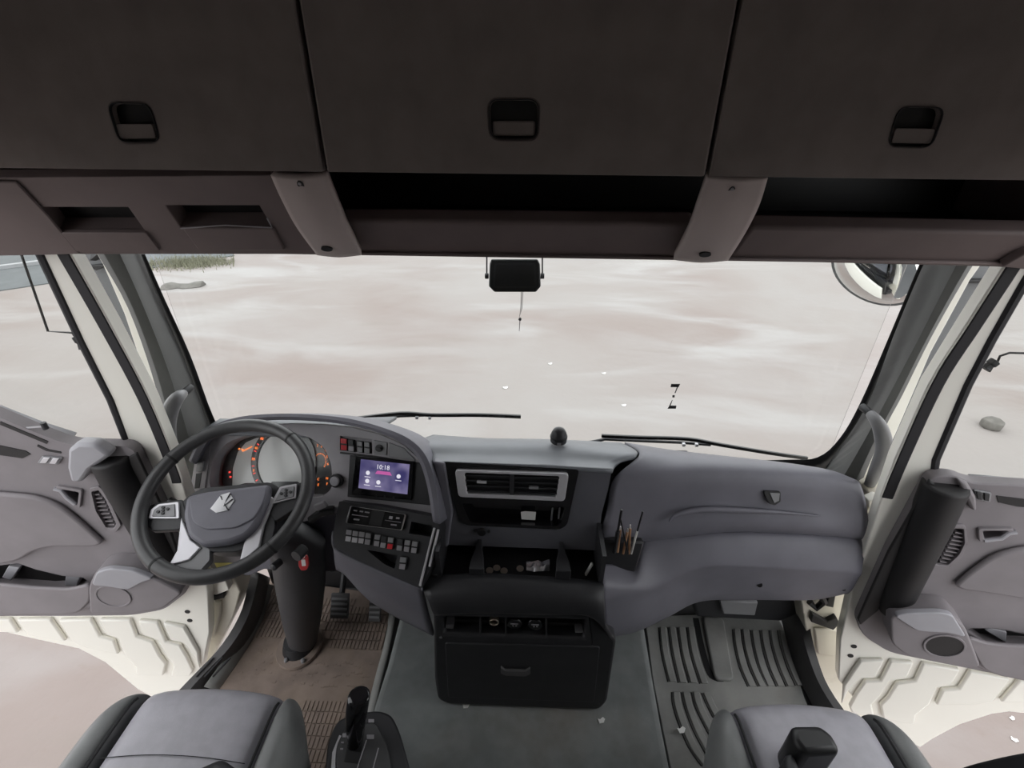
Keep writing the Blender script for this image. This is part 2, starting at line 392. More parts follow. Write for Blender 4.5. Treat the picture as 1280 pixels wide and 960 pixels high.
# painted body pillars seen in the door gaps
def strip(name, a, b, Y, label, mt='white_paint', th=.03):
    g = MB(); A = [at(*p, Y) for p in a]; B = [at(*p, Y) for p in b]; e = V((0, th, 0))
    g.loft([[p, q, q+e, p+e] for p, q in zip(A, B)]); return struct(obj(name, g, mt, bev=.003), label)
strip('trim_4', [(105, 290), (128, 330), (155, 392), (181, 470), (208, 560), (232, 640)], [(140, 310), (155, 345), (185, 410), (205, 470), (228, 545), (260, 640)], 1.29, 'white painted body pillar in the driver door gap')
strip('trim_5', [(1242, 310), (1213, 350), (1164, 440), (1121, 540), (1098, 590), (1070, 650)], [(1205, 310), (1190, 345), (1150, 420), (1110, 510), (1085, 560), (1040, 650)], 1.29, 'cream painted body pillar in the passenger door gap')
# lower jambs with hinge hardware
def jamb(name, poly, Y, label):
    pl = Pl((0, Y, 0), (0, -1, 0)); g = MB(); g.prism(pl, pl.px(poly), -.09, 0); return struct(obj(name, g, 'white_dirty', bev=.004), label), pl
jr, jpr = jamb('trim_6', [(1092, 622), (1122, 616), (1108, 650), (1080, 690), (1064, 750), (1056, 800), (1088, 920), (1058, 925), (1022, 840), (1008, 790), (1000, 740), (1050, 700)], 1.17, 'cream painted door jamb on the passenger side')
def hard(pl, parent, name, poly, w0, w1, mt, bev=.003):
    return obj(name, MB().prism(pl, pl.px(poly, w1), w0, w1), mt, parent, bev)
hard(jpr, jr, 'hinge', [(1086, 627), (1098, 622), (1114, 630), (1112, 640), (1100, 640), (1086, 634)], 0, .03, 'white_paint')
hard(jpr, jr, 'hinge_pin', [(1108, 640), (1113, 636), (1103, 664), (1094, 662), (1095, 657), (1100, 658)], 0, .02, 'white_paint')
hard(jpr, jr, 'check_strap', [(1016, 768), (1034, 778), (1046, 772), (1050, 780), (1042, 788), (1014, 778)], 0, .02, 'door_dark')
hard(jpr, jr, 'bracket', [(1018, 786), (1046, 788), (1052, 796), (1046, 822), (1022, 818)], 0, .012, 'white_dirty', .006)
hard(jpr, jr, 'rubber_stop', [(1037, 741), (1046, 738), (1042, 760), (1033, 758)], 0, .02, 'door_dark')
jl, jpl = jamb('trim_7', [(212, 622), (234, 622), (238, 650), (250, 712), (292, 722), (300, 740), (292, 770), (262, 830), (236, 870), (206, 880), (232, 800), (228, 720)], 1.17, 'cream painted door jamb on the driver side')
hard(jpl, jl, 'hinge', [(262, 728), (280, 722), (286, 738), (270, 744), (260, 742)], 0, .03, 'white_paint')
hard(jpl, jl, 'check_strap', [(247, 737), (256, 734), (262, 746), (280, 742), (280, 748), (262, 752), (250, 748)], 0, .02, 'door_dark')
hard(jpl, jl, 'bracket', [(252, 754), (276, 752), (276, 768), (266, 800), (252, 786)], 0, .012, 'white_dirty', .006)

# sill and kick panels
def sill(name, outer, mid, inner, label):
    A = cr([atz(x, y, z) for x, y, z in outer], 4); B = cr([atz(x, y, z) for x, y, z in mid], 4); C = cr([atz(x, y, z) for x, y, z in inner], 4)
    g = MB(); D = [V((p.x, p.y, -.04)) for p in A]
    g.sheet([D, A, B, C]); return struct(obj(name, g, 'rubber', solid=.008), label)
s1 = sill('trim_8', [(312, 712, .22), (303, 760, .15), (278, 805, .1), (236, 850, .08), (130, 960, .08)], [(324, 716, .2), (312, 765, .13), (288, 808, .1), (248, 850, .08), (150, 960, .08)], [(338, 722, .03), (328, 768, .02), (306, 808, .02), (268, 852, .02), (200, 960, .02)], 'black ribbed sill panel beside the driver mat')
s2 = sill('trim_9', [(1010, 735, .24), (1012, 780, .18), (1024, 830, .1), (1044, 872, .08), (1110, 960, .08)], [(996, 735, .2), (1000, 780, .15), (1014, 830, .1), (1034, 872, .08), (1096, 960, .08)], [(966, 738, .03), (978, 780, .02), (992, 830, .02), (1012, 875, .02), (1060, 960, .02)], 'black sill panel beside the passenger mat')
for so, pts in ((s1, ((245, 846), (256, 846), (266, 846))), ):
    for x, y in pts:
        a, b = atz(x, y, .084), atz(x+22, y-24, .095)
        obj('rib', MB().tube([a, b], .004, 6), 'dark', so)
# dark rubber edge of the door opening at the lower right corner
g = MB(); pts = cr([atx(x, y, 1.13) for x, y in ((1150, 985), (1195, 962), (1240, 949), (1285, 940), (1360, 928))], 4)
g.loft([[p+V((0, 0, 0)), p+V((.05, 0, .004)), p+V((.05, -.02, -.05)), p+V((0, -.02, -.05))] for p in pts])
g.loft([[p+V((.012, -.01, -.03)), p+V((.04, -.01, -.03)), V((p.x+.04, p.y-.01, .0)), V((p.x+.012, p.y-.01, .0))] for p in pts])
struct(obj('trim_10', g, 'seal', bev=.006), 'dark rubber edge along the passenger door opening')

# ---------------------------------------------------------------- doors
STEPS = []
def make_door(name, hinge, ang, sx, D, label):
    a = math.radians(ang); ud = V((sx*math.cos(a), -math.sin(a), 0))
    n = V((ud.y, -ud.x, 0)); pl = Pl((hinge[0], hinge[1], 0), n)
    root = sempty(name, (hinge[0], hinge[1], .1), label)
    def P(k, off=0): return pl.px(D[k], off)
    def pr(nm, k, w0, w1, mt, bev=.004, par=root, r=0, seg=2):
        l = ccw(P(k, w1)); l = rnd(l, r, 4) if r else l
        return obj(nm, MB().prism(pl, l, w0, w1), mt, par, bev, seg)
    g = MB(); g.plate(pl, P('shell'), [(P('opening'), .045)], th=.045, floors=False); sh = obj('door_shell', g, 'white_paint', root, .004)
    # window glass, its rubber, the frame rubber outside
    g = MB(); g.prism(pl, P('opening', -.03), -.034, -.03); obj('window_pane', g, 'side_glass', root)
    l = P('opening', .0); obj('window_seal', MB().tube([pl.p3(q, -.004) for q in l], .011, 8, close=True), 'seal', root)
    e = P('edge', 0); A = cr([pl.p3(q, -.01) for q in e], 5)
    obj('weatherstrip', MB().loft([[p, p+pl.u*sx*.028, p+pl.u*sx*.028+pl.n*.012, p+pl.n*.012] for p in A]), 'seal', root, .003)
    obj('edge_flange', MB().tube([p+pl.n*.006 for p in A], .004, 6), 'white_paint', root)
    # inner trim
    g = MB(); g.plate(pl, rnd(P('trim', .035), .03), [(P('grille', .035), .02), (P('pull', .035), .03), (P('pocket', .035), .032)], th=.035)
    g.v = [v+pl.n*.035 for v in g.v]; obj('trim_panel', g, 'door_trim', root, .004)
    pr('corner_plate', 'plate', .035, .045, 'door_dark', .004)
    pr('insert_panel', 'insert', .035, .052, 'door_trim', .012, r=.03, seg=3)
    c0, c1 = [pl.p3(q, .035) for q in P('cyl', .035)]; m = c0.lerp(c1, .5)
    obj('pillar_pad', MB().tube([c0+(c0-c1).normalized()*.004, c0, c0.lerp(c1, .3), m, c1, c1+(c1-c0)*.1], [.046, .051, .052, .049, .044, .03], 24), 'door_dark', root, .006)
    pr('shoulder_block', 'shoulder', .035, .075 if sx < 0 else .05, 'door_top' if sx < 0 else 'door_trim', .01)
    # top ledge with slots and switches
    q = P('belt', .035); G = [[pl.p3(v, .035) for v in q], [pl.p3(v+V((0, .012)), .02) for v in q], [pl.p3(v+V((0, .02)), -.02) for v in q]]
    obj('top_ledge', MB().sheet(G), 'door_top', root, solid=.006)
    for k in ('slot', 'slot2', 'recess'):
        if k in D: pr('ledge_slot', k, .034, .037, 'door_dark', 0)
    sw = pr('switch_panel', 'switch', .035, .042, 'grey_plastic', .002)
    for i in range(2):
        s = P('switch', .046); b = [s[0].lerp(s[1], .08+.46*i), s[0].lerp(s[1], .46+.46*i), s[3].lerp(s[2], .46+.46*i), s[3].lerp(s[2], .08+.46*i)]
        c = sum(b, V((0, 0)))/4; obj('switch', MB().prism(pl, [c+(v-c)*.8 for v in b], .042, .047), 'silver' if sx < 0 else 'dark', sw, .001)
    # grille slats
    gl = P('grille', .03); xs = [v.x for v in gl]; ys = [v.y for v in gl]
    def span(y):
        o = []
        for a_, b_ in zip(gl, gl[1:]+gl[:1]):
            if (a_.y-y)*(b_.y-y) < 0: o.append(a_.x+(b_.x-a_.x)*(y-a_.y)/(b_.y-a_.y))
        return min(o), max(o)
    gf = obj('grille_frame', MB().ring(pl, rnd(P('grille', .045), .006, 2), rnd([v+(v-sum(gl, V((0, 0)))/len(gl)).normalized()*.014 for v in P('grille', .045)], .006, 2), .03, .042), 'door_trim', root, .002)
    obj('grille_back', MB().prism(pl, gl, .0152, .017), 'black', root)
    for i in range(10):
        y = min(ys)+(max(ys)-min(ys))*(i+.6)/10.4; x0_, x1_ = span(y)
        c = pl.p3(((x0_+x1_)/2, y), .027); R = Matrix((pl.u, pl.v, pl.n)).transposed()
        obj('slat', MB().box(c, (x1_-x0_-.002, .0045, .016), R), 'door_trim', gf)
    # pull handle
    obj('pull_recess', MB().prism(pl, P('pull', .006), .0055, .0065), 'black', root)
    lv = P('lever', .042); obj('door_lever', MB().tube([pl.p3(v, .042) for v in lv], [.006]*len(lv), 8), 'door_top', root)
    pl_ = P('pull', .042); cc = sum(pl_, V((0, 0)))/len(pl_)
    obj('pull_bezel', MB().ring(pl, rnd(pl_, .005, 2), rnd([v+(v-cc).normalized()*.013 for v in pl_], .005, 2), .034, .044), 'door_trim', root, .002)
    # pocket with its bowed front wall, speaker pod
    obj('pocket_liner', MB().prism(pl, P('pocket', .004), .0035, .0042), 'door_dark', root)
    pr('pocket_wall', 'pocketwall', .074, .086, 'door_trim', .005, r=.02, seg=3)
    l = ccw(P('pocketwall', .075)); y0 = min(v.y for v in l); y1 = max(v.y for v in l)
    obj('pocket_base', MB().prism(pl, [V((v.x, y0+(v.y-y0)*.45)) for v in l], .03, .078), 'door_trim', root, .012, 3)
    for k in ('div1', 'div2'):
        if k in D: pr('pocket_divider', k, .005, .03, 'door_top', .003)
    pod = pr('speaker_pod', 'pod', .03, .1, 'door_trim', .022, r=.02, seg=4)
    pr('pod_top', 'podtop', .09, .108, 'door_top', .008, par=pod, r=.015, seg=3)
    sc = P('speaker', .1)[0]; rr = .052
    obj('speaker_ring', MB().ring(pl, circ(sc, rr, 32), circ(sc, rr-.006, 32), .098, .104), 'door_trim', pod, .001)
    obj('speaker_grille', MB().prism(pl, circ(sc, rr-.006, 32), .096, .1015), 'door_dark' if sx > 0 else 'door_trim', pod)
    # lower shell: overlapping stamped steps, bolt holes
    if D.get('steps'): STEPS[:] = [pl.px(q_, .014) for q_ in D['steps']]; L_ = STEPS
    else: L_ = [[V((-v.x, v.y)) for v in q_][::-1] for q_ in STEPS]
    for q_ in L_: obj('stamped_step', MB().prism(pl, q_, -.002, .014), 'white_paint', root, .006)
    for bx in D['bolts']:
        c = pl.px([bx], .002)[0]; obj('bolt_hole', MB().prism(pl, circ(c, .009, 14), .0, .002), 'door_dark', root)
    for nm_, k, r, mt_ in (('rod', 'rod', .0028, 'dark'),):
        q = [pl.p3(v, -.06) for v in P(k, -.06)]; o = obj('stay_rod', MB().tube(q, r, 8), mt_, root)
        e0 = pl.p3(P('clamp', -.04)[0], -.045); e1 = pl.p3(P('clamp', -.04)[1], -.04)
        obj('rod_clamp', MB().tube([e0, e0.lerp(e1, .45), e0.lerp(e1, .5), e1], [.012, .012, .009, .014], 8), 'dark', root, .002)
    if 'pin' in D:
        q = [pl.p3(v, .03) for v in P('pin', .03)]; obj('lock_rod', MB().tube(q, .003, 8), 'key_grey', root); obj('rod_tip', MB().tube([q[-1]-V((0, 0, .008)), q[-1]+V((0, 0, .012))], .007, 10), 'dark', root)
    return pl, root
def zz(f, pts, ox, oy): return [(ox+x*f, oy+y*f) for x, y in pts]
DL = dict(
 shell=[(72, 290), (88, 318), (137, 405), (187, 500), (222, 585), (246, 660), (260, 740), (262, 790), (250, 850), (215, 885), (172, 862), (131, 828), (98, 811), (43, 799), (0, 789), (-170, 775), (-210, 500), (-190, 250)],
 opening=[(38, 300), (50, 318), (100, 425), (138, 500), (164, 568), (120, 567), (85, 563), (40, 543), (0, 529), (-150, 478), (-150, 285)],
 edge=[(73, 292), (87, 318), (136, 405), (186, 500), (221, 585), (227, 604)],
 trim=[(-150, 472), (-60, 498), (0, 522), (40, 539), (85, 556), (165, 558), (205, 640), (236, 738), (205, 762), (165, 769), (90, 770), (0, 770), (-150, 772)],
 plate=[(160, 572), (170, 566), (205, 640), (222, 690), (212, 712), (196, 700)],
 cyl=[(139, 572), (204, 694)],
 shoulder=[(83, 585), (84, 562), (96, 555), (118, 556), (138, 570), (112, 588), (101, 604), (88, 604)],
 insert=[(-150, 606), (0, 618), (40, 621), (72, 632), (102, 656), (128, 680), (118, 684), (62, 684), (40, 690), (22, 702), (0, 706), (-150, 715)],
 belt=[(-150, 484), (-60, 510), (0, 534), (40, 549), (82, 562)],
 slot=[(0, 527), (60, 552), (58, 555), (0, 531)], slot2=[(47, 556), (60, 562), (76, 565), (76, 567), (58, 564), (46, 558)],
 recess=[(-40, 553), (0, 557), (32, 564), (38, 568), (28, 573), (0, 569), (-40, 565)],
 switch=[(52, 571), (77, 573), (72, 581), (46, 579)],
 grille=[(113, 616), (123, 613), (132, 625), (145, 655), (141, 662), (132, 661), (119, 640)],
 pull=[(75, 611), (99, 615), (97, 631), (92, 629), (80, 620)],
 lever=[(68, 611), (76, 613), (84, 622), (94, 630)],
 pocket=[(-150, 718), (0, 707), (22, 704), (45, 712), (78, 720), (104, 722), (112, 728), (100, 734), (60, 736), (20, 733), (-150, 733)],
 div1=[(2, 722), (10, 708), (24, 710), (14, 726)], div2=[(80, 732), (82, 718), (100, 722), (96, 733)],
 pocketwall=[(-150, 732), (0, 731), (40, 735), (85, 737), (112, 731), (112, 752), (98, 766), (70, 769), (0, 769), (-150, 770)],
 pod=[(110, 735), (118, 716), (135, 711), (165, 713), (190, 722), (228, 742), (204, 761), (165, 768), (112, 768)],
 podtop=[(114, 732), (120, 716), (136, 711), (166, 714), (192, 724), (178, 728), (160, 738), (136, 734)],
 speaker=[(142, 745)], bolts=[(234, 765), (237, 776)],
 steps=[zz(.328, s, 0, 740) for s in ([(-150, 108), (35, 106), (70, 158), (-150, 150)], [(60, 108), (190, 106), (250, 190), (100, 165)], [(220, 110), (345, 106), (380, 172), (432, 186), (452, 240), (330, 215), (270, 190)],
   [(375, 108), (495, 108), (520, 172), (580, 192), (608, 245), (632, 275), (622, 320), (520, 320), (515, 285), (470, 240), (448, 180), (405, 165)], [(525, 112), (600, 118), (632, 192), (684, 204), (712, 250), (735, 300), (725, 322), (650, 322), (660, 280), (630, 240), (600, 184), (545, 166)], [(620, 120), (700, 135), (755, 230), (760, 300), (740, 250), (700, 196), (650, 186)])],
 rod=[(26, 316), (60, 414), (90, 416), (96, 424)], clamp=[(94, 421), (106, 435)], pin=[(-10, 545), (8, 542), (30, 535), (56, 533)])
z4 = lambda pts: zz(.4167, pts, 1000, 560); z7 = lambda pts: zz(.2917, pts, 1100, 580); z6 = lambda pts: zz(.1719, pts, 1060, 860)
DR = dict(
 shell=[(1275, 300), (1253, 335), (1205, 410), (1161, 480), (1118, 575), (1096, 640), (1064, 740), (1050, 800), (1048, 850), (1090, 900), (1150, 935), (1166, 924), (1200, 906), (1240, 893), (1262, 890), (1290, 893), (1480, 930), (1480, 640), (1450, 250)],
 opening=[(1312, 300), (1283, 350), (1240, 425), (1210, 482), (1170, 575), (1166, 604), (1190, 602), (1213, 610), (1250, 615), (1280, 615), (1400, 624), (1400, 290)],
 edge=[(1274, 302), (1256, 335), (1208, 410), (1164, 480), (1121, 575), (1102, 622)],
 trim=[(1400, 616), (1280, 607), (1215, 604), (1192, 594), (1162, 596), (1110, 690), (1070, 778), (1080, 796), (1112, 816), (1165, 827), (1225, 839), (1280, 850), (1400, 878)],
 plate=[(1162, 600), (1170, 606), (1118, 715), (1098, 764), (1076, 782), (1072, 774), (1110, 690)],
 cyl=[(1182, 606), (1118, 752)],
 shoulder=[(1196, 598), (1210, 604), (1221, 622), (1222, 640), (1214, 638), (1204, 616)],
 insert=[(1400, 682), (1280, 686), (1246, 694), (1216, 714), (1194, 733), (1203, 738), (1245, 744), (1280, 750), (1400, 768)],
 belt=[(1400, 640), (1280, 622), (1245, 618), (1220, 616)],
 slot=[(1222, 617), (1230, 617), (1236, 625), (1230, 627), (1222, 622)],
 recess=[(1246, 620), (1280, 624), (1300, 628), (1300, 636), (1270, 633), (1248, 628)],
 switch=[(1218, 613), (1240, 617), (1238, 628), (1220, 625)],
 grille=z7([(322, 280), (362, 282), (366, 345), (342, 392), (292, 440), (240, 436)]),
 pull=z7([(440, 285), (548, 285), (540, 308), (470, 322), (446, 322)]),
 lever=z7([(585, 292), (552, 296), (520, 318), (446, 328)]),
 pocket=z7([(375, 715), (395, 705), (460, 705), (540, 715), (640, 735), (900, 790), (900, 800), (640, 778), (540, 775), (450, 765)]),
 div1=z7([(450, 712), (490, 706), (545, 722), (540, 768)]),
 pocketwall=z7([(372, 740), (450, 770), (540, 780), (640, 783), (900, 810), (900, 1000), (617, 925), (520, 910), (445, 880), (400, 800)]),
 pod=z7([(45, 655), (110, 640), (250, 635), (310, 645), (365, 700), (385, 745), (435, 875), (340, 865), (230, 850), (110, 820), (50, 770)]),
 podtop=z7([(60, 652), (120, 640), (260, 638), (312, 650), (372, 745), (300, 725), (200, 720), (160, 716)]),
 speaker=[(1180, 807)], bolts=z4([(162, 596), (152, 624)]),
 rod=[(1300, 442), (1262, 441), (1250, 445), (1247, 452)], clamp=[(1246, 452), (1231, 461)])
make_door('door_1', (-1.1, 1.1), 6, -1, DL, 'open driver door with grey trim, tall black pillar pad and white stepped lower shell')
make_door('door_2', (1.085, 1.07), 14, 1, DR, 'open passenger door with grey trim, tall black pillar pad and white stepped lower shell')

# ================================================================ OVERHEAD LOCKERS
def locker(x0_, x1_, hpx, label):
    zb, zt, yf = 1.765, 2.395, .9
    t = thing('overhead_locker', label, 'locker', ((x0_+x1_)/2, yf, zb), 'overhead lockers above the windscreen')
    obj('body', MB().box(((x0_+x1_)/2, 1.16, (zb+zt)/2+.004), (x1_-x0_-.004, .47, zt-zb-.01)), 'header', t)
    pl = Pl((0, yf, 0), (0, -1, 0)); hp = rnd(pl.px(hpx), .016, 5)
    d = obj('door', MB().plate(pl, [(x0_, zb), (x1_, zb), (x1_, zt), (x0_, zt)], [(hp, .016)], th=.02), 'locker', t, .004)
    q = pl.px(hpx, -.004); lerp = lambda a, b, k: a.lerp(b, k)
    pad = [lerp(q[0], q[3], .5), lerp(q[1], q[2], .5), lerp(q[1], q[2], .93), lerp(q[0], q[3], .93)]
    c = sum(pad, V((0, 0)))/4; pad = [c+(v-c)*.9 for v in pad]
    obj('recess_lining', MB().prism(pl, hp, -.0158, -.0135), 'black', d)
    obj('paddle', MB().prism(pl, rnd(pad, .004, 3), -.015, -.002), 'locker', d, .003)
    obj('recess_lip', MB().ring(pl, [(v-c)*1.03+c for v in hp], hp, -.004, .002), 'dark', d)
    return t
locker(-1.1, -.353, [(134.6, 129), (186, 130), (200, 177), (150, 178)], 'brown-grey overhead locker door above the steering wheel side')
locker(-.346, .307, [(611, 125), (673, 125), (671.5, 174), (614, 174)], 'brown-grey overhead locker door in the middle, over the black camera box')
locker(.314, 1.1, [(1124, 134), (1181, 135), (1164, 184), (1109, 183)], 'brown-grey overhead locker door above the passenger side')

# ================================================================ OVERHEAD SHELF
PH = plane3(V((0, .92, 1.758)), V((1, .92, 1.758)), V((0, 1.05, 1.585)))
sh = thing('overhead_shelf', 'dark brown overhead shelf with open trays and two light brackets below the lockers', 'shelf', (0, .92, 1.585))
left = PH.px([(-90, 223), (0, 222), (338, 219), (398, 318), (90, 318), (0, 320), (-90, 322)])
cub1, cub2 = PH.px([(50, 259), (160, 259), (182, 290), (72, 290)]), PH.px([(207, 257), (324, 257), (340, 284), (226, 284)])
obj('left_fascia', MB().plate(PH, left, [(cub1, .05), (cub2, .045)], th=.02), 'header', sh, .003)
for q in (cub1, cub2):
    obj('cubby_lining', MB().prism(PH, q, -.0445 if q is cub2 else -.0495, -.04), 'black', sh)
obj('cubby_sill', MB().prism(PH, rnd(PH.px([(76, 291), (182, 291), (200, 314), (96, 315)], .006), .004), -.004, .006), 'header', sh, .004)
obj('cubby_sill', MB().prism(PH, rnd(PH.px([(228, 286), (341, 286), (356, 313), (248, 313)], .006), .004), -.004, .006), 'header', sh, .004)
q = PH.px([(226, 285), (282, 281), (340, 284), (334, 272)], .003); obj('cubby_wire', MB().tube([PH.p3(v, .004) for v in q], .0016, 6), 'key_grey', sh)
for pts, nm in (([(425, 276), (868, 281), (846, 326), (450, 320)], 'centre_lip'), ([(940, 284), (1310, 292), (1330, 340), (1240, 335), (908, 327)], 'right_lip')):
    obj(nm, MB().prism(PH, PH.px(pts, -.012), -.05, -.012), 'header', sh, .008, 3)
zt = 1.63
obj('tray', MB().box((0, 1.2, 1.632), (2.28, .3, .012)), 'black', sh)
obj('tray_back', MB().box((0, 1.36, 1.69), (2.28, .012, .12)), 'black', sh)
G = [[V((x, 1.055, 1.588)) for x in (-1.15, 1.15)], [V((x, 1.2, 1.6)) for x in (-1.15, 1.15)], [V((x, 1.42, 1.66)) for x in (-1.15, 1.15)]]
obj('underside', MB().sheet(G), 'header', sh, solid=.006)
for sx in (-1, 1): obj('end_cheek', MB().loft([[V((sx*1.148, .93, 1.75)), V((sx*1.148, 1.05, 1.585)), V((sx*1.148, 1.4, 1.66)), V((sx*1.148, 1.4, 1.75))], [V((sx*1.12, .93, 1.75)), V((sx*1.12, 1.05, 1.585)), V((sx*1.12, 1.4, 1.66)), V((sx*1.12, 1.4, 1.75))]]), 'header', sh)
obj('header_corner', MB().prism(PH, PH.px([(-90, 225), (20, 228), (60, 270), (100, 318), (60, 319), (-90, 322)], .006), 0, .006), 'header', sh, .003)
obj('header_corner', MB().prism(PH, PH.px([(1252, 334), (1282, 317), (1310, 312), (1310, 339), (1282, 337)], .006), -.02, .006), 'header', sh, .003)
for rows, hole, scr in (([(338, 219, 408, 219), (352, 250, 420, 249), (371, 285, 433, 281), (396, 319, 452, 319)], (409, 309), (376, 231)), ([(884, 222, 960, 222), (873, 254, 949, 257), (860, 290, 932, 291), (842, 325, 910, 326)], (881, 316), (914, 238))):
    offs = (.012, .02, .022, .012); G = []
    for (a, b, c, d), o_ in zip(rows, offs):
        p, q = PH.hit(a, b, o_), PH.hit(c, d, o_); G.append([p, p.lerp(q, .5)+PH.n*.006, q])
    br = obj('bracket_panel', MB().sheet(sgrid(G, 4, 6)), 'bracket', sh, solid=.02)
    c = PH.px([hole], .02)[0]; obj('bolt_hole', MB().prism(PH, circ(c, .012, 18, .007), .016, .026), 'black', br)
    c = PH.px([scr], .02)[0]; obj('screw_slot', MB().prism(PH, circ(c, .006, 10, .009), .014, .021), 'black', br); obj('screw', MB().prism(PH, circ(c+V((0, .004)), .003, 8), .014, .023), 'key_grey', br)

# camera box under the shelf, with a cord charm
t = thing('camera_box', 'small black camera box hanging on a bracket under the overhead shelf', 'camera', at(643, 322, 1.18))
pl = Pl((0, 1.16, 0), (0, -1, .25))
q = rnd(pl.px([(614, 324), (672, 324), (675, 330), (676, 358), (670, 365), (618, 365), (611, 358), (612, 330)]), .004)
bx = obj('housing', MB().prism(pl, q, -.05, 0), 'black', t, .005, 3)
obj('face_recess', MB().ring(pl, rnd(pl.px([(618, 329), (669, 329), (671, 360), (616, 360)], .001), .004, 2), rnd(pl.px([(620, 331), (667, 331), (669, 358), (618, 358)], .001), .004, 2), -.001, .0012), 'dark', bx)
for x_ in (608.5, 678):
    a, b = pl.hit(x_, 318, -.02), pl.hit(x_, 345, -.02)
    obj('bracket_arm', MB().tube([a, b], .0025, 6), 'dark', t)
    c = pl.hit(x_, 345, -.02); obj('knob', MB().lathe([(.009, -.006), (.009, .006)], c, V((1, 0, 0)), 12), 'dark', t, .001)
a, b = pl.hit(608.5, 319, -.02), pl.hit(678, 319, -.02); obj('bracket_arm', MB().tube([a, b], .003, 6), 'dark', t)
t = thing('cord_charm', 'thin cord loop with a small metal charm hanging below the camera box', 'charm', at(650, 412, 1.18))
obj('cord', MB().tube([pl.hit(652, 360, -.02), pl.hit(651, 385, -.02), pl.hit(649, 397, -.02), pl.hit(652.5, 385, -.02), pl.hit(654, 360, -.02)], .0011, 6), 'dark', t)
obj('knot', MB().lathe([(.001, -.006), (.005, -.003), (.005, .003), (.001, .006)], pl.hit(650, 399, -.02), V((.3, 0, 1)), 10), 'dark', t)
obj('tail', MB().tube([pl.hit(650, 400, -.02), pl.hit(649, 414, -.02)], [.0016, .0009], 6), 'key_grey', t)

# black mark on the glass
def ws_plate(polys, o, n_):
    g = MB()
    for P in polys:
        l = [onws(*p, .004) for p in P]; k = [onws(*p, .003) for p in P]; g.loft([l, k])
    return g
z5 = lambda P: zz(.05208, P, 820, 470)
st_ = obj('windscreen_sticker', ws_plate([z5([(365, 190), (580, 190), (545, 268), (350, 268)]), z5([(500, 268), (528, 268), (470, 410), (445, 410)]), z5([(395, 460), (452, 460), (445, 515), (390, 515)]), z5([(385, 575), (400, 575), (350, 712), (318, 712)]), z5([(320, 710), (490, 710), (478, 785), (275, 785)])], 0, 0), 'black')
tag(st_, 'small black Z-shaped sticker on the windscreen glass', 'sticker')

# ================================================================ OUTSIDE: wipers, mirrors, stone
def wiper(label, arm, blade, pivot=None):
    t = thing('wiper', label, 'wiper', at(*arm[0], 1.56), 'windscreen wipers')
    obj('arm', MB().tube([at(x, y, 1.56) for x, y in arm], [.009]+[.006]*(len(arm)-1), 8), 'dark', t, 0)
    P = [at(x, y, 1.548) for x, y in blade]
    obj('blade', MB().loft([[p+V((0, -.004, -.006)), p+V((0, .004, -.006)), p+V((0, .004, .007)), p+V((0, -.004, .007))] for p in cr(P, 4)]), 'black', t)
    m = P[0].lerp(P[-1], .42)
    for k in (-.02, .03): obj('clip', MB().box(m+V((k, 0, .004)), (.012, .014, .012)), 'silver', t, .002)
    return t
wiper('long wiper lying low on the windscreen above the driver side dash', [(415, 530), (455, 526), (500, 520), (530, 519)], [(440, 524), (500, 517), (540, 519), (600, 519), (651, 521)])
wiper('long wiper lying low on the windscreen above the passenger side dash', [(726, 556), (756, 549), (800, 551), (850, 553), (888, 556)], [(752, 545), (800, 547), (860, 549), (900, 556), (960, 566), (1009, 573)])
cow = obj('cowl_vent', MB().box(at(849, 567, 1.53), (.07, .03, .012)), 'dark', bev=.003); tag(cow, 'small dark cowl block below the passenger side wiper', 'vent')

# round kerb mirror outside the top corner of the windscreen
t = thing('kerb_mirror', 'round convex mirror outside the top passenger corner of the windscreen', 'mirror', at(1080, 392, 1.95))
mc = at(1096, 338, 1.95); nd = (V((.05, -.25, 1.5))-mc).normalized()
nd = V((-.62, -.72, -.27)).normalized()
a_ = (V((.55, -.2, -.3)) - nd*V((.55, -.2, -.3)).dot(nd)).normalized(); b_ = nd.cross(a_)
def dome(r0, r1, h, off, n=40, k=10):
    R = []
    for i in range(k+1):
        s = math.sin(math.pi/2*i/k); c = math.cos(math.pi/2*i/k); R.append([mc+nd*(off+h*s)+(a_*math.cos(2*math.pi*j/n)*r0+b_*math.sin(2*math.pi*j/n)*r1)*max(c, .001) for j in range(n)])
    return R
obj('mirror_glass', MB().loft(dome(.17, .125, .035, .004), caps=False), 'mirror_glass', t)
obj('housing', MB().loft(dome(.178, .133, -.07, 0)[::-1]+[[mc+nd*.006+(a_*math.cos(2*math.pi*j/40)*.178+b_*math.sin(2*math.pi*j/40)*.133) for j in range(40)], [mc+nd*.006+(a_*math.cos(2*math.pi*j/40)*.168+b_*math.sin(2*math.pi*j/40)*.123) for j in range(40)]], caps=False), 'ext_grey', t)
obj('arm', MB().tube([mc-nd*.05, mc+V((.2, -.05, .05)), V((1.2, 1.6, 1.8))], .014, 8), 'ext_grey', t)
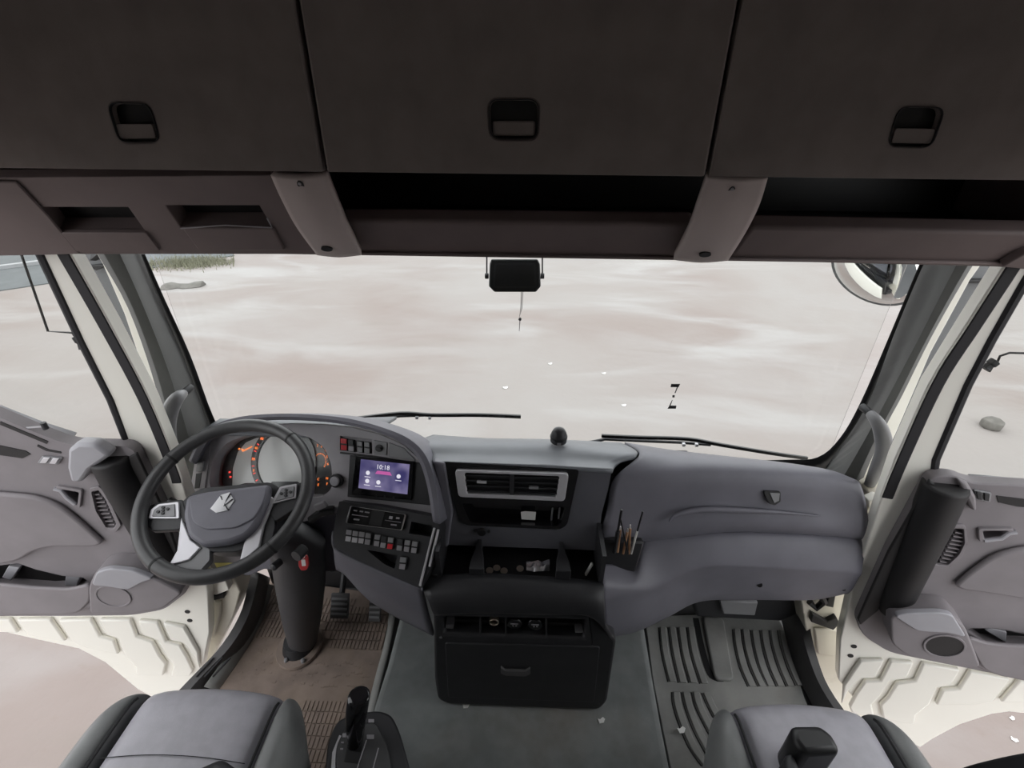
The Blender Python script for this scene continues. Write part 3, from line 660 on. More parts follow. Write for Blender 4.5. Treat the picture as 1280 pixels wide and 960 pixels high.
# tall mirror housings behind the pillars
for nm, poly, bar, lab in ((0, [(78, 290), (138, 290), (152, 350), (182, 430), (214, 540), (232, 610), (216, 612), (180, 520), (140, 430), (100, 350)], [(106, 333), (124, 331), (134, 332), (120, 338)], 'tall dark grey outside mirror housing seen in the driver door gap'),
   (1, [(1200, 310), (1290, 310), (1240, 400), (1190, 480), (1130, 590), (1098, 600), (1110, 545), (1150, 450), (1188, 370)], [(1212, 350), (1242, 350), (1240, 355), (1211, 354)], 'tall dark grey outside mirror housing seen in the passenger door gap')):
    pl = Pl((0, 1.52, 0), (0, -1, 0)); t = thing('outside_mirror', lab, 'mirror', pl.hit(*poly[4]), 'tall outside mirrors')
    hs = obj('housing', MB().prism(pl, rnd(pl.px(poly), .03), -.14, 0), 'ext_grey', t, .02, 3)
    obj('bracket_bar', MB().prism(pl, pl.px(bar, .02), .0, .02), 'black', t, .002)
    s_ = -1 if nm == 0 else 1
    obj('mount_arm', MB().tube([pl.hit(bar[0][0], bar[0][1], -.03), V((s_*1.1, 1.45, 1.6))], .015, 8), 'black', t)
# stone and litter on the yard
c = atz(1238, 534, GZ); g = MB(); rs = random.Random(3)
bmv = []
R = []
for k, (r, h) in enumerate(((.1, 0), (.11, .04), (.1, .1), (.055, .115))):
    R.append([c+V((math.cos(j*.785+.3)*r*rs.uniform(.9, 1.1)*1.1, math.sin(j*.785+.3)*r*rs.uniform(.8, 1.15), h*rs.uniform(.9, 1.1))) for j in range(8)])
g.loft(R); tag(obj('stone', g, 'stone', bev=.012), 'grey block of stone on the dirt outside the passenger door', 'stone')
def scrap(px, py, s, label, z=GZ, m_='litter', grp=None, rot=.4, nm='paper_scrap'):
    c = atz(px, py, z); g = MB(); q = [(-1, -.5), (.2, -.7), (1, -.1), (.7, .6), (-.2, .4), (-.9, .7)]
    L = [V((c.x+(x*math.cos(rot)-y*math.sin(rot))*s, c.y+(x*math.sin(rot)+y*math.cos(rot))*s, z+.001+abs(x)*s*.25)) for x, y in q]
    g.loft([L, [p+V((0, 0, s*.12)) for p in L]]); o = obj(nm, g, m_); tag(o, label, 'litter', grp); return o
scrap(632, 485, .035, 'small white scrap on the dirt yard straight ahead below the charm')
scrap(688, 455, .03, 'tiny pale scrap on the dirt yard, nearest to the charm on its passenger side')
scrap(755, 467, .03, 'tiny pale scrap on the dirt yard between charm and sticker')
scrap(780, 507, .03, 'tiny pale scrap on the dirt yard just beside the Z-shaped sticker')
scrap(1265, 898, .016, 'white scrap on the ground under the passenger door edge'); scrap(1268, 925, .018, 'white sliver on the ground beside the passenger seat corner', rot=-.5)
tag(obj('soil_ridge', MB().loft([[atz(205+x*10, 360-x*.55, GZ)+V((0, dy*(.16+.05*math.sin(x*2.3)), dz*(.09+.03*math.sin(x*1.7)))) for dy, dz in ((-1, 0), (-.5, .8), (.2, 1), (1, 0))] for x in range(6)]), 'stone', bev=.02), 'low dark ridge of soil on the yard beyond the driver side pillar', 'mound')

# ================================================================ GRAB HANDLES
for px_, lab in (([(229, 492), (222, 497), (214, 510), (210, 530), (214, 556), (224, 580)], 'pale grey grab handle on the driver side pillar'), ([(1088, 517), (1098, 530), (1104, 548), (1104, 566), (1094, 590), (1084, 612)], 'pale grey grab handle on the passenger side pillar')):
    Ys = (1.24, 1.2, 1.18, 1.18, 1.2, 1.24); P = cr([at(x, y, Y) for (x, y), Y in zip(px_, Ys)], 5); k = len(P)
    t = thing('grab_handle', lab, 'handle', P[-1], 'pillar grab handles')
    obj('grip', MB().tube(P, [.013+.009*math.sin(math.pi*i/(k-1)) for i in range(k)], 12), 'grey_plastic', t)
    obj('mount', MB().tube([P[0], P[0]+V((0, .04, 0))], .012, 10), 'dark', t, .002); obj('mount', MB().tube([P[-1], P[-1]+V((0, .05, 0))], .012, 10), 'dark', t, .002)

# ================================================================ DASHBOARD
dash = thing('dashboard', 'wide dark grey dashboard with instrument hood, centre vents and glovebox', 'dashboard', (0, 1.1, .3))
def part(nm, mb, mt, par=None, **k): return obj(nm, mb, mt, par or dash, **k)
def pris(nm, pl, px, w0, w1, mt, par=None, bev=.002, r=0, seg=2):
    l = ccw(pl.px(px, w1)); l = rnd(l, r, 4) if r else l
    return obj(nm, MB().prism(pl, l, w0, w1), mt, par or dash, bev, seg)
def shr(l, k): c = sum(l, V((0, 0)))/len(l); return [c+(v-c)*k for v in l]
PD = plane3(at(450, 573, 1.17), at(512, 580, 1.145), at(447, 612, 1.12))          # driver's instrument face
PL = plane3(at(430, 628, 1.07), at(540, 646, 1.02), at(425, 690, .985))           # lower driver-side block
PC = plane3(at(555, 580, 1.12), at(740, 583, 1.12), at(560, 680, 1.05))           # centre stack
# -- instrument face and hood
clu = [(262, 611), (262, 590), (268, 571), (284, 553), (310, 544), (350, 541), (386, 546), (405, 559), (414, 580), (415, 612), (400, 622), (330, 618)]
bay = [(425, 545), (465, 549), (465, 567), (425, 563)]
face = [(236, 624), (241, 596), (248, 570), (264, 550), (285, 538), (320, 531), (360, 529), (400, 530), (440, 534), (475, 543), (505, 556), (523, 573), (534, 593), (542, 620), (545, 644), (480, 634), (430, 625), (418, 642), (380, 652), (300, 650), (238, 642)]
part('instrument_face', MB().plate(PD, PD.px(face), [(rnd(PD.px(clu), .02), .055), (PD.px(bay), .012)], th=.03), 'panel', bev=.003)
hp = [(236, 575), (248, 550), (264, 533), (300, 521), (350, 517), (400, 519), (440, 524), (480, 535), (512, 549), (533, 571), (544, 606), (550, 655)]
hi = [(244, 580), (256, 557), (270, 542), (304, 529), (350, 525), (400, 527), (438, 532), (476, 542), (505, 556), (523, 575), (534, 608), (541, 652)]
A = cr([PD.hit(*p, .05) for p in hp], 4); B = cr([PD.hit(*p, .05) for p in hi], 4); C0 = cr([PD.hit(p[0], p[1], .0) for p in hi], 4)
D_ = [a-PD.n*.12+PD.v*.0 for a in A]
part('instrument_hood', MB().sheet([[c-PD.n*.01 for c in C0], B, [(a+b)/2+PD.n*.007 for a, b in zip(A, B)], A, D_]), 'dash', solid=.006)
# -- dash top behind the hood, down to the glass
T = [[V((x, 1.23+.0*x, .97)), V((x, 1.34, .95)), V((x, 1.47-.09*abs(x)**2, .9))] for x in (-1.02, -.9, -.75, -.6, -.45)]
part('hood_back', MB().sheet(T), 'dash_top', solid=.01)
# -- gauge cluster
gd = -.054
cl = part('gauge_cluster', MB().prism(PD, rnd(PD.px(clu, gd), .02), gd-.001, gd+.002), 'dial_dark')
e_ = gd+.0025
def cpx(x, y): return PD.px([(x, y)], e_)[0]
obj('dial', MB().prism(PD, rnd(PD.px([(291, 611), (292, 585), (298, 565), (308, 553), (322, 547), (334, 547), (322, 560), (316, 578), (317, 596), (323, 611)], e_), .006), e_, e_+.003), 'dial_reflection', cl)
c = cpx(355, 578); r = (cpx(387, 578)-c).length
obj('dial', MB().prism(PD, circ(c, r, 40, r*1.1), e_, e_+.003), 'dial_reflection', cl)
obj('dial_ring', MB().ring(PD, circ(c, r*1.28, 40, r*1.36), circ(c, r*1.04, 40, r*1.14), e_, e_+.006), 'dial_dark', cl, .001)
obj('lower_screen', MB().prism(PD, PD.px([(332, 612), (340, 602), (372, 602), (384, 612)], e_+.004), e_, e_+.004), 'dial_dark', cl)
for i in range(9):
    a = math.radians(130+i*12.5); q = c+V((math.cos(a)*r*1.17, math.sin(a)*r*1.24)); d = V((math.cos(a), math.sin(a)))*.004
    obj('scale_tick', MB().prism(PD, [q-d+V((-d.y, d.x))*.3, q-d-V((-d.y, d.x))*.3, q+d-V((-d.y, d.x))*.3, q+d+V((-d.y, d.x))*.3], e_+.006, e_+.0075), 'glow_red', cl)
for i, s in enumerate(('0', '20', '40', '60', '80')):
    a = math.radians(200-i*19); text('digits', s, PD, c+V((math.cos(a)*r*1.17, math.sin(a)*r*1.24)), .009, 'glow_orange', cl, e_+.0075)
for x, y, s in ((393, 562, '1'), (397, 557, '2'), (402, 558, '3'), (407, 563, '4'), (409, 571, '5'), (410, 580, '6'), (398, 599, 'C'), (409, 598, 'H'), (398, 606, 'E'), (409, 605, 'F')):
    text('digits', s, PD, cpx(x, y), .008, 'glow_orange', cl, e_+.001)
c2 = cpx(400, 577)
for i in range(14):
    a = math.radians(150-i*14); q = c2+V((math.cos(a)*.021, math.sin(a)*.026)); d = V((math.cos(a), math.sin(a)))*.0018
    obj('scale_tick', MB().prism(PD, [q-d+V((-d.y, d.x))*.4, q-d-V((-d.y, d.x))*.4, q+d-V((-d.y, d.x))*.4, q+d+V((-d.y, d.x))*.4], e_, e_+.0015), 'glow_orange', cl)
for x, y in ((288, 590), (289, 596), (300, 561), (304, 562)):
    q = cpx(x, y); obj('warning_light', MB().prism(PD, circ(q, .003, 10), e_+.002, e_+.005), 'glow_red' if x < 292 else 'glow_orange', cl)
n1 = cpx(304, 564); n2 = cpx(316, 558); dv = (n2-n1).normalized().orthogonal()*.0012
obj('needle', MB().prism(PD, [n1-dv, n1+dv, n2+dv, n2-dv], e_+.003, e_+.005), 'glow_orange', cl)
part('cluster_lens', MB().prism(PD, rnd(shr(PD.px(clu, -.04), .97), .02), -.0405, -.04), 'glass')
# -- light switch on the left of the cluster
hs = pris('light_switch_panel', PD, [(237, 616), (244, 571), (263, 555), (256, 612)], 0, .004, 'panel', bev=.0015)
pris('slot', PD, [(243, 611), (245, 592), (252, 591), (249, 610)], .004, .0052, 'black', hs, 0)
pris('slider', PD, [(244, 590), (246, 577), (254, 576), (253, 589)], .004, .014, 'grey_plastic', hs, .002)
# -- upper switch row
def rocker(pl, x, y, w, h, m_top, m_bot, off, skew=0, par=None):
    q = [(x-w/2+skew, y-h/2-.6), (x+w/2+skew, y-h/2+.6), (x+w/2-skew, y+h/2+.6), (x-w/2-skew, y+h/2-.6)]
    l = pl.px(q, off); a = shr(l, .96); r0 = obj('rocker_switch', MB().prism(pl, a, off-.008, off), 'black', par or dash, .001)
    t_ = shr([a[0], a[1], a[1].lerp(a[2], .46), a[0].lerp(a[3], .46)], .84); b_ = shr([a[0].lerp(a[3], .52), a[1].lerp(a[2], .52), a[2], a[3]], .84)
    obj('rocker_cap', MB().prism(pl, t_, off-.001, off+.004), m_top, r0, .0008); obj('rocker_cap', MB().prism(pl, b_, off-.001, off+.002), m_bot, r0, .0008)
    return r0
rocker(PD, 430, 555.5, 9, 16, 'red', 'red', .003); rocker(PD, 439, 557, 8, 16, 'dark', 'key_grey', .003)
rocker(PD, 450, 558.5, 8, 15, 'grey_plastic', 'grey_plastic', .003); rocker(PD, 459, 559.5, 8, 15, 'grey_plastic', 'grey_plastic', .003)
kp = pris('dimmer_panel', PD, [(467, 550), (484, 553), (483, 569), (467, 567)], 0, .003, 'grey_plastic')
c = PD.px([(474, 560)], .003)[0]; obj('dimmer_wheel', MB().prism(PD, circ(c, .011, 20), .003, .008), 'black', kp, .001); obj('dimmer_grip', MB().prism(PD, [c+V(q) for q in ((-.008, -.003), (.008, -.003), (.008, .003), (-.008, .003))], .008, .013), 'dark', kp, .001)
pris('blank_plate', PD, [(486, 553), (505, 560), (520, 576), (485, 571)], 0, .003, 'grey_plastic')
pris('trim_line', PD, [(425, 565), (470, 570), (528, 579), (528, 581), (470, 572), (425, 567)], 0, .004, 'black', bev=0)
c = PD.px([(420, 601)], .01)[0]; kb = part('volume_knob', MB().prism(PD, circ(c, .021, 24), 0, .014), 'black', bev=.002); obj('knob_face', MB().prism(PD, circ(c, .015, 24), .014, .022), 'key_grey', kb, .002)
# -- screen
su = pris('screen_surround', PD, [(437, 569), (530, 580), (541, 632), (434, 621)], 0, .004, 'dark')
hu = pris('head_unit', PD, [(444, 569), (517, 577), (514, 625), (439, 618)], .004, .012, 'gloss_black', bev=.002)
sp = [(451, 574), (512, 580.5), (509, 618), (448, 610)]
obj('screen', MB().prism(PD, PD.px(sp, .0135), .0115, .0135), 'screen', hu)
s4 = PD.px(sp, .0135)
def spx(u, v): return s4[0].lerp(s4[1], u).lerp(s4[3].lerp(s4[2], u), v)
sr = math.atan2((s4[1]-s4[0]).y, (s4[1]-s4[0]).x)
text('clock', '10:18', PD, spx(.47, .2), .014, 'glow_white', hu, .014, rot=sr)
obj('pink_bar', MB().prism(PD, [spx(*q) for q in ((.36, .33), (.62, .33), (.66, .44), (.32, .44))], .0135, .0142), 'glow_pink', hu)
for u, v in ((.17, .44), (.8, .44), (.17, .72), (.4, .72)):
    obj('screen_icon', MB().prism(PD, circ(spx(u, v), .0065, 16), .0135, .0142), 'glow_white', hu)
    obj('icon_caption', MB().prism(PD, [spx(u-.06, v+.13), spx(u+.06, v+.13), spx(u+.06, v+.15), spx(u-.06, v+.15)], .0135, .0142), 'glow_white', hu)
for x in (470, 481, 492): c = PD.px([(x, 619.5+(x-470)*.1)], .012)[0]; obj('unit_button', MB().prism(PD, circ(c, .003, 10), .012, .0132), 'dark', hu)
# -- lower block: climate panel, rocker rows, cubbies
lob = [(424, 627), (470, 632), (544, 646), (550, 662), (546, 692), (526, 736), (490, 720), (450, 702), (418, 684), (416, 668), (420, 645)]
part('lower_block', MB().plate(PL, PL.px(lob), [(PL.px([(514, 652), (541, 657), (539, 671), (511, 667)]), .05), (rnd(PL.px([(458, 687), (497, 694), (493, 711), (480, 705)]), .004), .04)], th=.06), 'dark', bev=.004)
cp = pris('climate_panel', PL, [(438, 632), (508, 643), (503, 663), (432, 654)], 0, .006, 'gloss_black', bev=.001)
l0 = PL.px([(438, 632), (508, 643), (503, 663), (432, 654)], .007)
obj('panel_rim', MB().ring(PL, rnd(l0, .004, 2), rnd(shr(l0, .95), .004, 2), .004, .008), 'chrome', cp)
def lpx(u, v): return l0[0].lerp(l0[1], u).lerp(l0[3].lerp(l0[2], u), v)
for u0_, u1_, v0_, v1_ in ((.08, .14, .2, .27), (.19, .25, .2, .27), (.28, .36, .2, .27), (.07, .36, .46, .5), (.12, .22, .68, .76), (.72, .78, .25, .42), (.84, .9, .25, .36), (.66, .94, .52, .55), (.78, .88, .7, .78)):
    obj('panel_mark', MB().prism(PL, [lpx(u0_, v0_), lpx(u1_, v0_), lpx(u1_, v1_), lpx(u0_, v1_)], .005, .0072), 'key_grey', cp)
obj('climate_display', MB().prism(PL, [lpx(.4, .08), lpx(.62, .08), lpx(.62, .92), lpx(.4, .92)], .005, .0075), 'black', cp)
for x, y, a, b in ((436, 669.5, 'key_grey', 'silver'), (444, 671, 'key_grey', 'silver'), (452, 672, 'key_grey', 'silver'), (460, 673.5, 'grey_plastic', 'key_grey'), (471.5, 675.5, 'grey_plastic', 'key_grey'), (479.5, 677.5, 'dark', 'key_grey'), (488, 679, 'grey_plastic', 'red'), (500, 681, 'dark', 'grey_plastic'), (509, 682.5, 'grey_plastic', 'key_grey'), (518, 684, 'grey_plastic', 'key_grey')):
    rocker(PL, x, y, 8, 16, a, b, .006, 1.2)
rocker(PL, 503.5, 704, 9, 17, 'grey_plastic', 'key_grey', .006, 1.2)
for a, b in (((543, 660), (525, 732)), ((548, 662), (537, 708))):
    part('bright_strip', MB().tube([PL.hit(*a, .004), PL.hit(*b, .004)], .0035, 8), 'silver')
# skirt curving under the lower block
r0 = [PL.hit(*p, -.002) for p in ((415, 664), (417, 685), (450, 703), (490, 721), (526, 737))]
r1 = [at(418, 700, 1.03), at(428, 712, 1.02), at(456, 735, .99), at(490, 752, .95), at(534, 768, .91)]
r2 = [at(420, 712, 1.12), at(432, 720, 1.12), at(458, 748, 1.08), at(492, 770, 1.04), at(541, 795, .96)]
part('lower_skirt', MB().sheet(sgrid([r0, r1, r2], 4, 5)), 'dash', solid=.01)
part('knee_panel', MB().prism(Pl((0, 1.19, 0), (0, -1, 0)), Pl((0, 1.19, 0), (0, -1, 0)).px([(238, 636), (424, 640), (430, 716), (330, 712), (312, 720), (258, 716)]), -.03, 0), 'dash', bev=.006)
pk = Pl((0, 1.19, 0), (0, -1, 0)); pris('warning_label', pk, [(268, 704), (292, 704), (290, 711), (272, 712)], .003, .005, 'yellow', bev=0)
pris('fuse_cover', pk, [(254, 694), (318, 692), (318, 713), (258, 714)], .0, .003, 'door_trim', bev=.002)
# -- centre stack
cen = [(541, 576), (600, 578), (680, 581), (765, 586), (760, 612), (752, 642), (748, 688), (640, 684), (552, 681), (557, 640), (551, 606)]
ins = [(553, 577), (724, 587), (709, 656), (700, 662), (585, 657), (574, 652)]
cub = [(577, 629), (706, 634), (701, 656), (692, 658), (588, 653)]
part('centre_face', MB().plate(PC, PC.px(cen), [(rnd(shr(PC.px(cub), 1.03), .01), .06)], th=.02), 'centre', bev=.006)
it = part('centre_inset', MB().plate(PC, [v for v in rnd(PC.px(ins, .004), .012)], [(rnd(PC.px(cub, .004), .01), .05)], th=.0), 'gloss_black')
for v in it.data.vertices: v.co += PC.n*.004
part('cubby_lining', MB().prism(PC, rnd(PC.px(cub, .004), .01), -.0455, -.044), 'gloss_black')
vo = PC.px([(568.6, 587.5), (711, 592), (706, 626.5), (573, 621)], .016); vi = PC.px([(580.5, 590.5), (699.5, 595), (695.5, 621), (584, 616.6)], .016)
vf = part('centre_vent', MB().ring(PC, rnd(vo, .012), rnd(vi, .008), .002, .018), 'silver', bev=.002)
obj('vent_well', MB().prism(PC, vi, .0045, .0055), 'black', vf)
for s, e in ((.0, .47), (.53, 1.0)):
    for k in range(4):
        t = (k+.5)/4; a, b = vi[0].lerp(vi[3], t), vi[1].lerp(vi[2], t); p, q = a.lerp(b, s), a.lerp(b, e); c = PC.p3((p+q)/2, .011)
        obj('slat', MB().box(c, ((q-p).length, .003, .012), Matrix((PC.u, PC.v, PC.n)).transposed()), 'dark', vf)
a, b = vi[0].lerp(vi[1], .5), vi[3].lerp(vi[2], .5); d = V((.006, 0)); obj('vent_divider', MB().prism(PC, [a-d, a+d, b+d, b-d], .004, .016), 'dark', vf, .001)
for x, y, m_ in ((602, 603, 'silver'), (667, 610, 'grey_plastic')): pris('vent_tab', PC, [(x-6, y-1.5), (x+6, y-1), (x+6, y+1.8), (x-6, y+1.3)], .012, .022, m_, vf, .001)
for x in (690, 699): pris('clip', PC, [(x, 636), (x+2, 636), (x, 654), (x-2, 654)], -.04, -.03, 'grey_plastic')
c = PC.px([(602, 666)], .01)[0]; sk = part('aux_socket', MB().prism(PC, circ(c, .013, 20), 0, .01), 'black', bev=.002)
for dx in (-8, 9): cc = PC.px([(602+dx, 664+dx*.05)], .005)[0]; obj('socket_lug', MB().prism(PC, circ(cc, .005, 10), 0, .007), 'dark', sk, .001)
# dash top pad in the middle
cr0 = [PC.hit(x, y, .004) for x, y in ((541, 577), (600, 579), (680, 582), (766, 587))]
cr1 = [at(x, y, 1.16) for x, y in ((538, 568), (600, 570), (680, 573), (772, 578))]
cr2 = [at(x, y, Y) for x, y, Y in ((524, 552, 1.23), (600, 552.5, 1.25), (690, 554, 1.25), (797, 566, 1.22))]
cr3 = [V((p.x, 1.44, p.z-.12)) for p in cr2]
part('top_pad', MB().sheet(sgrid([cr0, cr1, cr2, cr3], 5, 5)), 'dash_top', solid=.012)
pris('side_fillet', PC, [(541, 577), (556, 579), (566, 640), (560, 682), (545, 700), (552, 650), (549, 610)], -.02, .012, 'dash', bev=.006, seg=3)
# -- open tray with cup dividers
lipz = at(640, 722, .93).z
zf = lipz-.045
lx0, lx1 = at(552, 718, .95).x, at(748, 728, .95).x
tr_ = part('tray', MB().box(((lx0+lx1)/2, 1.07, zf), (lx1-lx0, .26, .01)), 'black')
obj('tray_back', MB().box(((lx0+lx1)/2, 1.19, zf+.1), (lx1-lx0, .012, .2)), 'black', tr_)
for x in (lx0-.006, lx1+.006): obj('tray_side', MB().box((x, 1.07, zf+.06), (.012, .25, .13)), 'dark', tr_)
for x_, in ((596,), (704,)):
    p = at(x_, 716, .95); g = MB(); R = []
    for t in range(7):
        y = .945+t*.04; wv = .006+.016*abs(math.sin((t/6-.0)*math.pi*1.0-1.57))**2; R.append([V((p.x-wv, y, zf)), V((p.x+wv, y, zf)), V((p.x+wv, y, zf+.06)), V((p.x-wv, y, zf+.06))])
    g.loft(R); obj('cup_divider', g, 'dark', tr_, .003)
f0_ = [at(x, y, .955) for x, y in ((528, 719), (600, 716), (680, 720), (738, 725), (754, 727))]
f1_ = [at(x, y, .925) for x, y in ((526, 732), (600, 725), (680, 729), (738, 733), (755, 735))]
f2_ = [at(x, y, .89) for x, y in ((534, 748), (600, 744), (680, 747), (738, 750), (756, 758))]
f3_ = [at(x, y, .875) for x, y in ((542, 768), (600, 765), (680, 767), (736, 769), (758, 788))]
f4_ = [at(x, y, .9) for x, y in ((545, 769), (600, 766), (680, 768), (736, 770), (762, 797))]
part('lower_fascia', MB().sheet(sgrid([f0_, f1_, f2_, f3_, f4_], 5, 4)), 'dark', solid=.012)
# -- passenger side: glovebox lid, lower panel
def row(pts, Y, n=4): return [at(x, y, (Y[i] if isinstance(Y, (list, tuple)) else Y)) for i, (x, y) in enumerate(pts)]
g0 = row([(800, 567), (862, 570), (920, 573.5), (985, 579), (1036, 587), (1066, 598)], [1.22, 1.24, 1.24, 1.24, 1.23, 1.2])
gb = [V((p.x, 1.43-.08*p.x**2, p.z-.1)) for p in g0]
g1 = row([(769, 597), (829, 592.5), (907, 592), (1001, 596.5), (1050, 604), (1078, 612)], [1.13, 1.14, 1.15, 1.15, 1.15, 1.15])
g1b = row([(767, 602), (828, 598), (907, 598), (1001, 602), (1052, 609), (1084, 617)], [1.12, 1.13, 1.14, 1.14, 1.14, 1.13])
g2 = row([(760, 636), (823, 634), (907, 631), (1001, 634), (1048, 639), (1085, 645)], [1.09, 1.11, 1.12, 1.12, 1.12, 1.11])
g3 = row([(752, 667), (812, 668), (907, 657), (1001, 660), (1047, 664), (1084, 669)], [1.06, 1.09, 1.1, 1.1, 1.1, 1.1])
g4 = row([(750, 674), (810, 677), (907, 665), (1001, 668), (1046, 672), (1081, 676)], [1.07, 1.11, 1.125, 1.125, 1.125, 1.12])
g5 = [p+V((0, .05, .005)) for p in g4]
lid = part('glovebox_lid', MB().sheet(sgrid([gb, g0, g1, g2, g3, g4, g5], 5, 5)), 'dash', solid=.012)
part('seam_gasket', MB().sheet([[at(745, 566, 1.27), at(810, 564, 1.27)], [at(745, 585, 1.19), at(800, 585, 1.19)], [at(745, 604, 1.15), at(785, 604, 1.15)], [at(738, 690, 1.12), at(775, 690, 1.12)]]), 'black', solid=.01)
# -- styling crease proud of the lid
def onlid(x, y): 
    Y = 1.105 if y > 640 else 1.115
    return at(x, y, Y)
P = cr([at(836, 652, 1.088), at(846, 643, 1.096), at(876, 637, 1.108), at(920, 637.5, 1.11), at(970, 640, 1.11), at(1026, 645, 1.108)], 6); k = len(P)
obj('crease', MB().tube(P, [.0015+.008*math.sin(math.pi*min(1, i/(k-1)+.0)) for i in range(k)], 10), 'dash', lid)
pg = plane3(at(907, 600, 1.14), at(1001, 604, 1.14), at(907, 640, 1.108))
lt = pris('glovebox_latch', pg, [(955, 614), (976, 615), (976, 627), (969, 632), (962, 630), (957, 622)], -.004, .008, 'black', lid, .002, r=.004)
pris('latch_key_plate', pg, [(962, 616), (975, 617), (974, 626), (968, 629)], .008, .011, 'grey_plastic', lid, .001)
l0_ = row([(752, 727), (793, 722), (809, 681), (860, 675), (907, 671.5), (1001, 673), (1080, 678)], [.95, 1.0, 1.09, 1.1, 1.105, 1.105, 1.1])
l0b = [p+V((0, .06, .004)) for p in l0_]
l1_ = row([(752, 744), (793, 736), (822, 726), (862, 709), (907, 702), (1001, 706), (1078, 710)], [.93, .97, 1.01, 1.045, 1.06, 1.065, 1.06])
l1c = row([(753, 760), (793, 752), (824, 743), (862, 722), (907, 714), (1001, 718), (1074, 722)], [.925, .965, 1.005, 1.045, 1.06, 1.065, 1.06])
l2_ = row([(757, 797), (795, 790), (836, 771), (876, 752), (939, 750), (1017, 750), (1056, 741)], [.94, .98, 1.03, 1.08, 1.1, 1.1, 1.09])
l3_ = [V((p.x, p.y+.14, p.z+.03)) for p in l2_]
lp = part('lower_panel', MB().sheet(sgrid([l0b, l0_, l1_, l1c, l2_, l3_], 5, 5)), 'dash', solid=.012)
for x, y, Y in ((854, 743, 1.055), (949.7, 731, 1.07), (1054, 735.5, 1.075)):
    p = at(x, y, Y); obj('screw_hole', MB().lathe([(.008, -.012), (.008, .004)], p, EYE-p, 12), 'black', lp)
pu = Pl((0, 1.25, 0), (0, -1, 0))
pris('blower_housing', pu, [(862, 744), (1010, 744), (1000, 768), (976, 778), (870, 772)], -.12, 0, 'dark', bev=.015, seg=3)
pris('blower_cover', pu, [(900, 752), (948, 753), (944, 770), (904, 768)], 0, .02, 'grey_plastic', bev=.006)
part('cable_grommet', MB().tube([at(1012, 752, 1.16), at(1020, 760, 1.15), at(1030, 752, 1.15), at(1026, 744, 1.15)], .012, 8), 'black')
# side pocket for pens
pp = [(752, 676), (806, 678), (792, 724), (752, 728)]
pcp = Pl((0, 1.05, 0), (0, -1, .4)); pk_ = pris('pen_pocket', Pl(at(780, 700, 1.03), (0, -1, .25)), pp, -.03, .0, 'dark', bev=.006)
# sensor dome on the dash top
q = at(698, 553, 1.25)+V((0, 0, .006))
sd = thing('sensor_dome', 'small black domed knob standing on the back edge of the dash top', 'sensor', q)
obj('dome', MB().lathe([(.026, 0), (.026, .012), (.024, .03), (.018, .042), (.008, .048), (0.0001, .049)], q, V((0, 0, 1)), 24), 'dark', sd); obj('band', MB().lathe([(.0262, .012), (.0275, .014), (.0275, .02), (.0255, .022)], q, V((0, 0, 1)), 24), 'black', sd)
obj('badge', MB().box(q+V((0, -.0262, .006)), (.012, .002, .008)), 'grey_plastic', sd)

# ---- loose things on the dash
pl = Pl(PC.o, PC.n); cc = pl.px([(651, 640), (656, 639), (670, 640), (669, 650), (652, 649)], -.02)
cd = tag(obj('tag_card', MB().prism(pl, cc, -.0205, -.0195), 'paper'), 'small pale tag card lying in the cubby below the centre vent', 'card')
q = at(672, 716, 1.0); g = MB(); rs = random.Random(5)
R = []
for i in range(7):
    x = -.035+i*.0115; R.append([V((q.x+x, q.y+(math.cos(j*1.05))*.016*(1+.3*rs.random()), zf+.012+abs(math.sin(j*1.05))*.02*rs.uniform(.3, 1.2)*(.4+i*.12))) for j in range(6)])
g.loft(R); tag(obj('wrapper', g, 'foil'), 'crumpled silvery wrapper lying in the open centre tray', 'wrapper')
for i, (x, y) in enumerate(((612, 716), (621, 717), (630, 716), (650, 718))):
    q = at(x, y, .985+.01*(i % 2)); g = MB().lathe([(.0001, 0), (.011, 0), (.011, .0022), (.0001, .0022)], V((q.x, q.y, zf+.0052)), V((0, 0, 1)), 16)
    tag(obj('coin', g, 'coin'), ('shiny coin closest to the driver side cup divider in the centre tray', 'shiny coin lying farthest back in the group of three in the centre tray', 'shiny coin on the passenger side of the group of three in the tray', 'lone shiny coin lying right beside the crumpled silvery wrapper')[i], 'coin', 'coins in the centre tray')
q = at(736, 712, .98); tag(obj('plastic_strip', MB().box(V((q.x, q.y, zf+.03)), (.006, .01, .05), Matrix.Rotation(.3, 3, 'Y')), 'paper', bev=.001), 'short white strip standing in the passenger side end of the centre tray', 'strip')
def pen(a, b, Y, segs, label, nm='pen', cat='pen'):
    t = thing(nm, label, cat, at(*b, Y)); A_, B_ = at(*a, Y+.005), at(*b, Y)
    for n_, t0, t1, r, m_ in segs: obj(n_, MB().tube([A_.lerp(B_, t0), A_.lerp(B_, (t0+t1)/2), A_.lerp(B_, t1)], r, 8), m_, t)
pen((777, 637), (768, 690), 1.022, [('cap', 0, .5, .0035, 'black'), ('barrel', .5, 1, .0065, 'dark')], 'dark pen with the thicker barrel leaning in the pen pocket')
pen((776, 650), (785, 692), 1.02, [('barrel', 0, 1, .0025, 'black')], 'thin black rod tilted the other way across the dark pen')
pen((803.5, 639), (789, 692), 1.02, [('barrel', 0, .45, .0028, 'black'), ('shaft', .45, 1, .0032, 'paper')], 'slim brush with a black tip and a pale shaft, nearest to the glovebox', 'brush', 'brush')
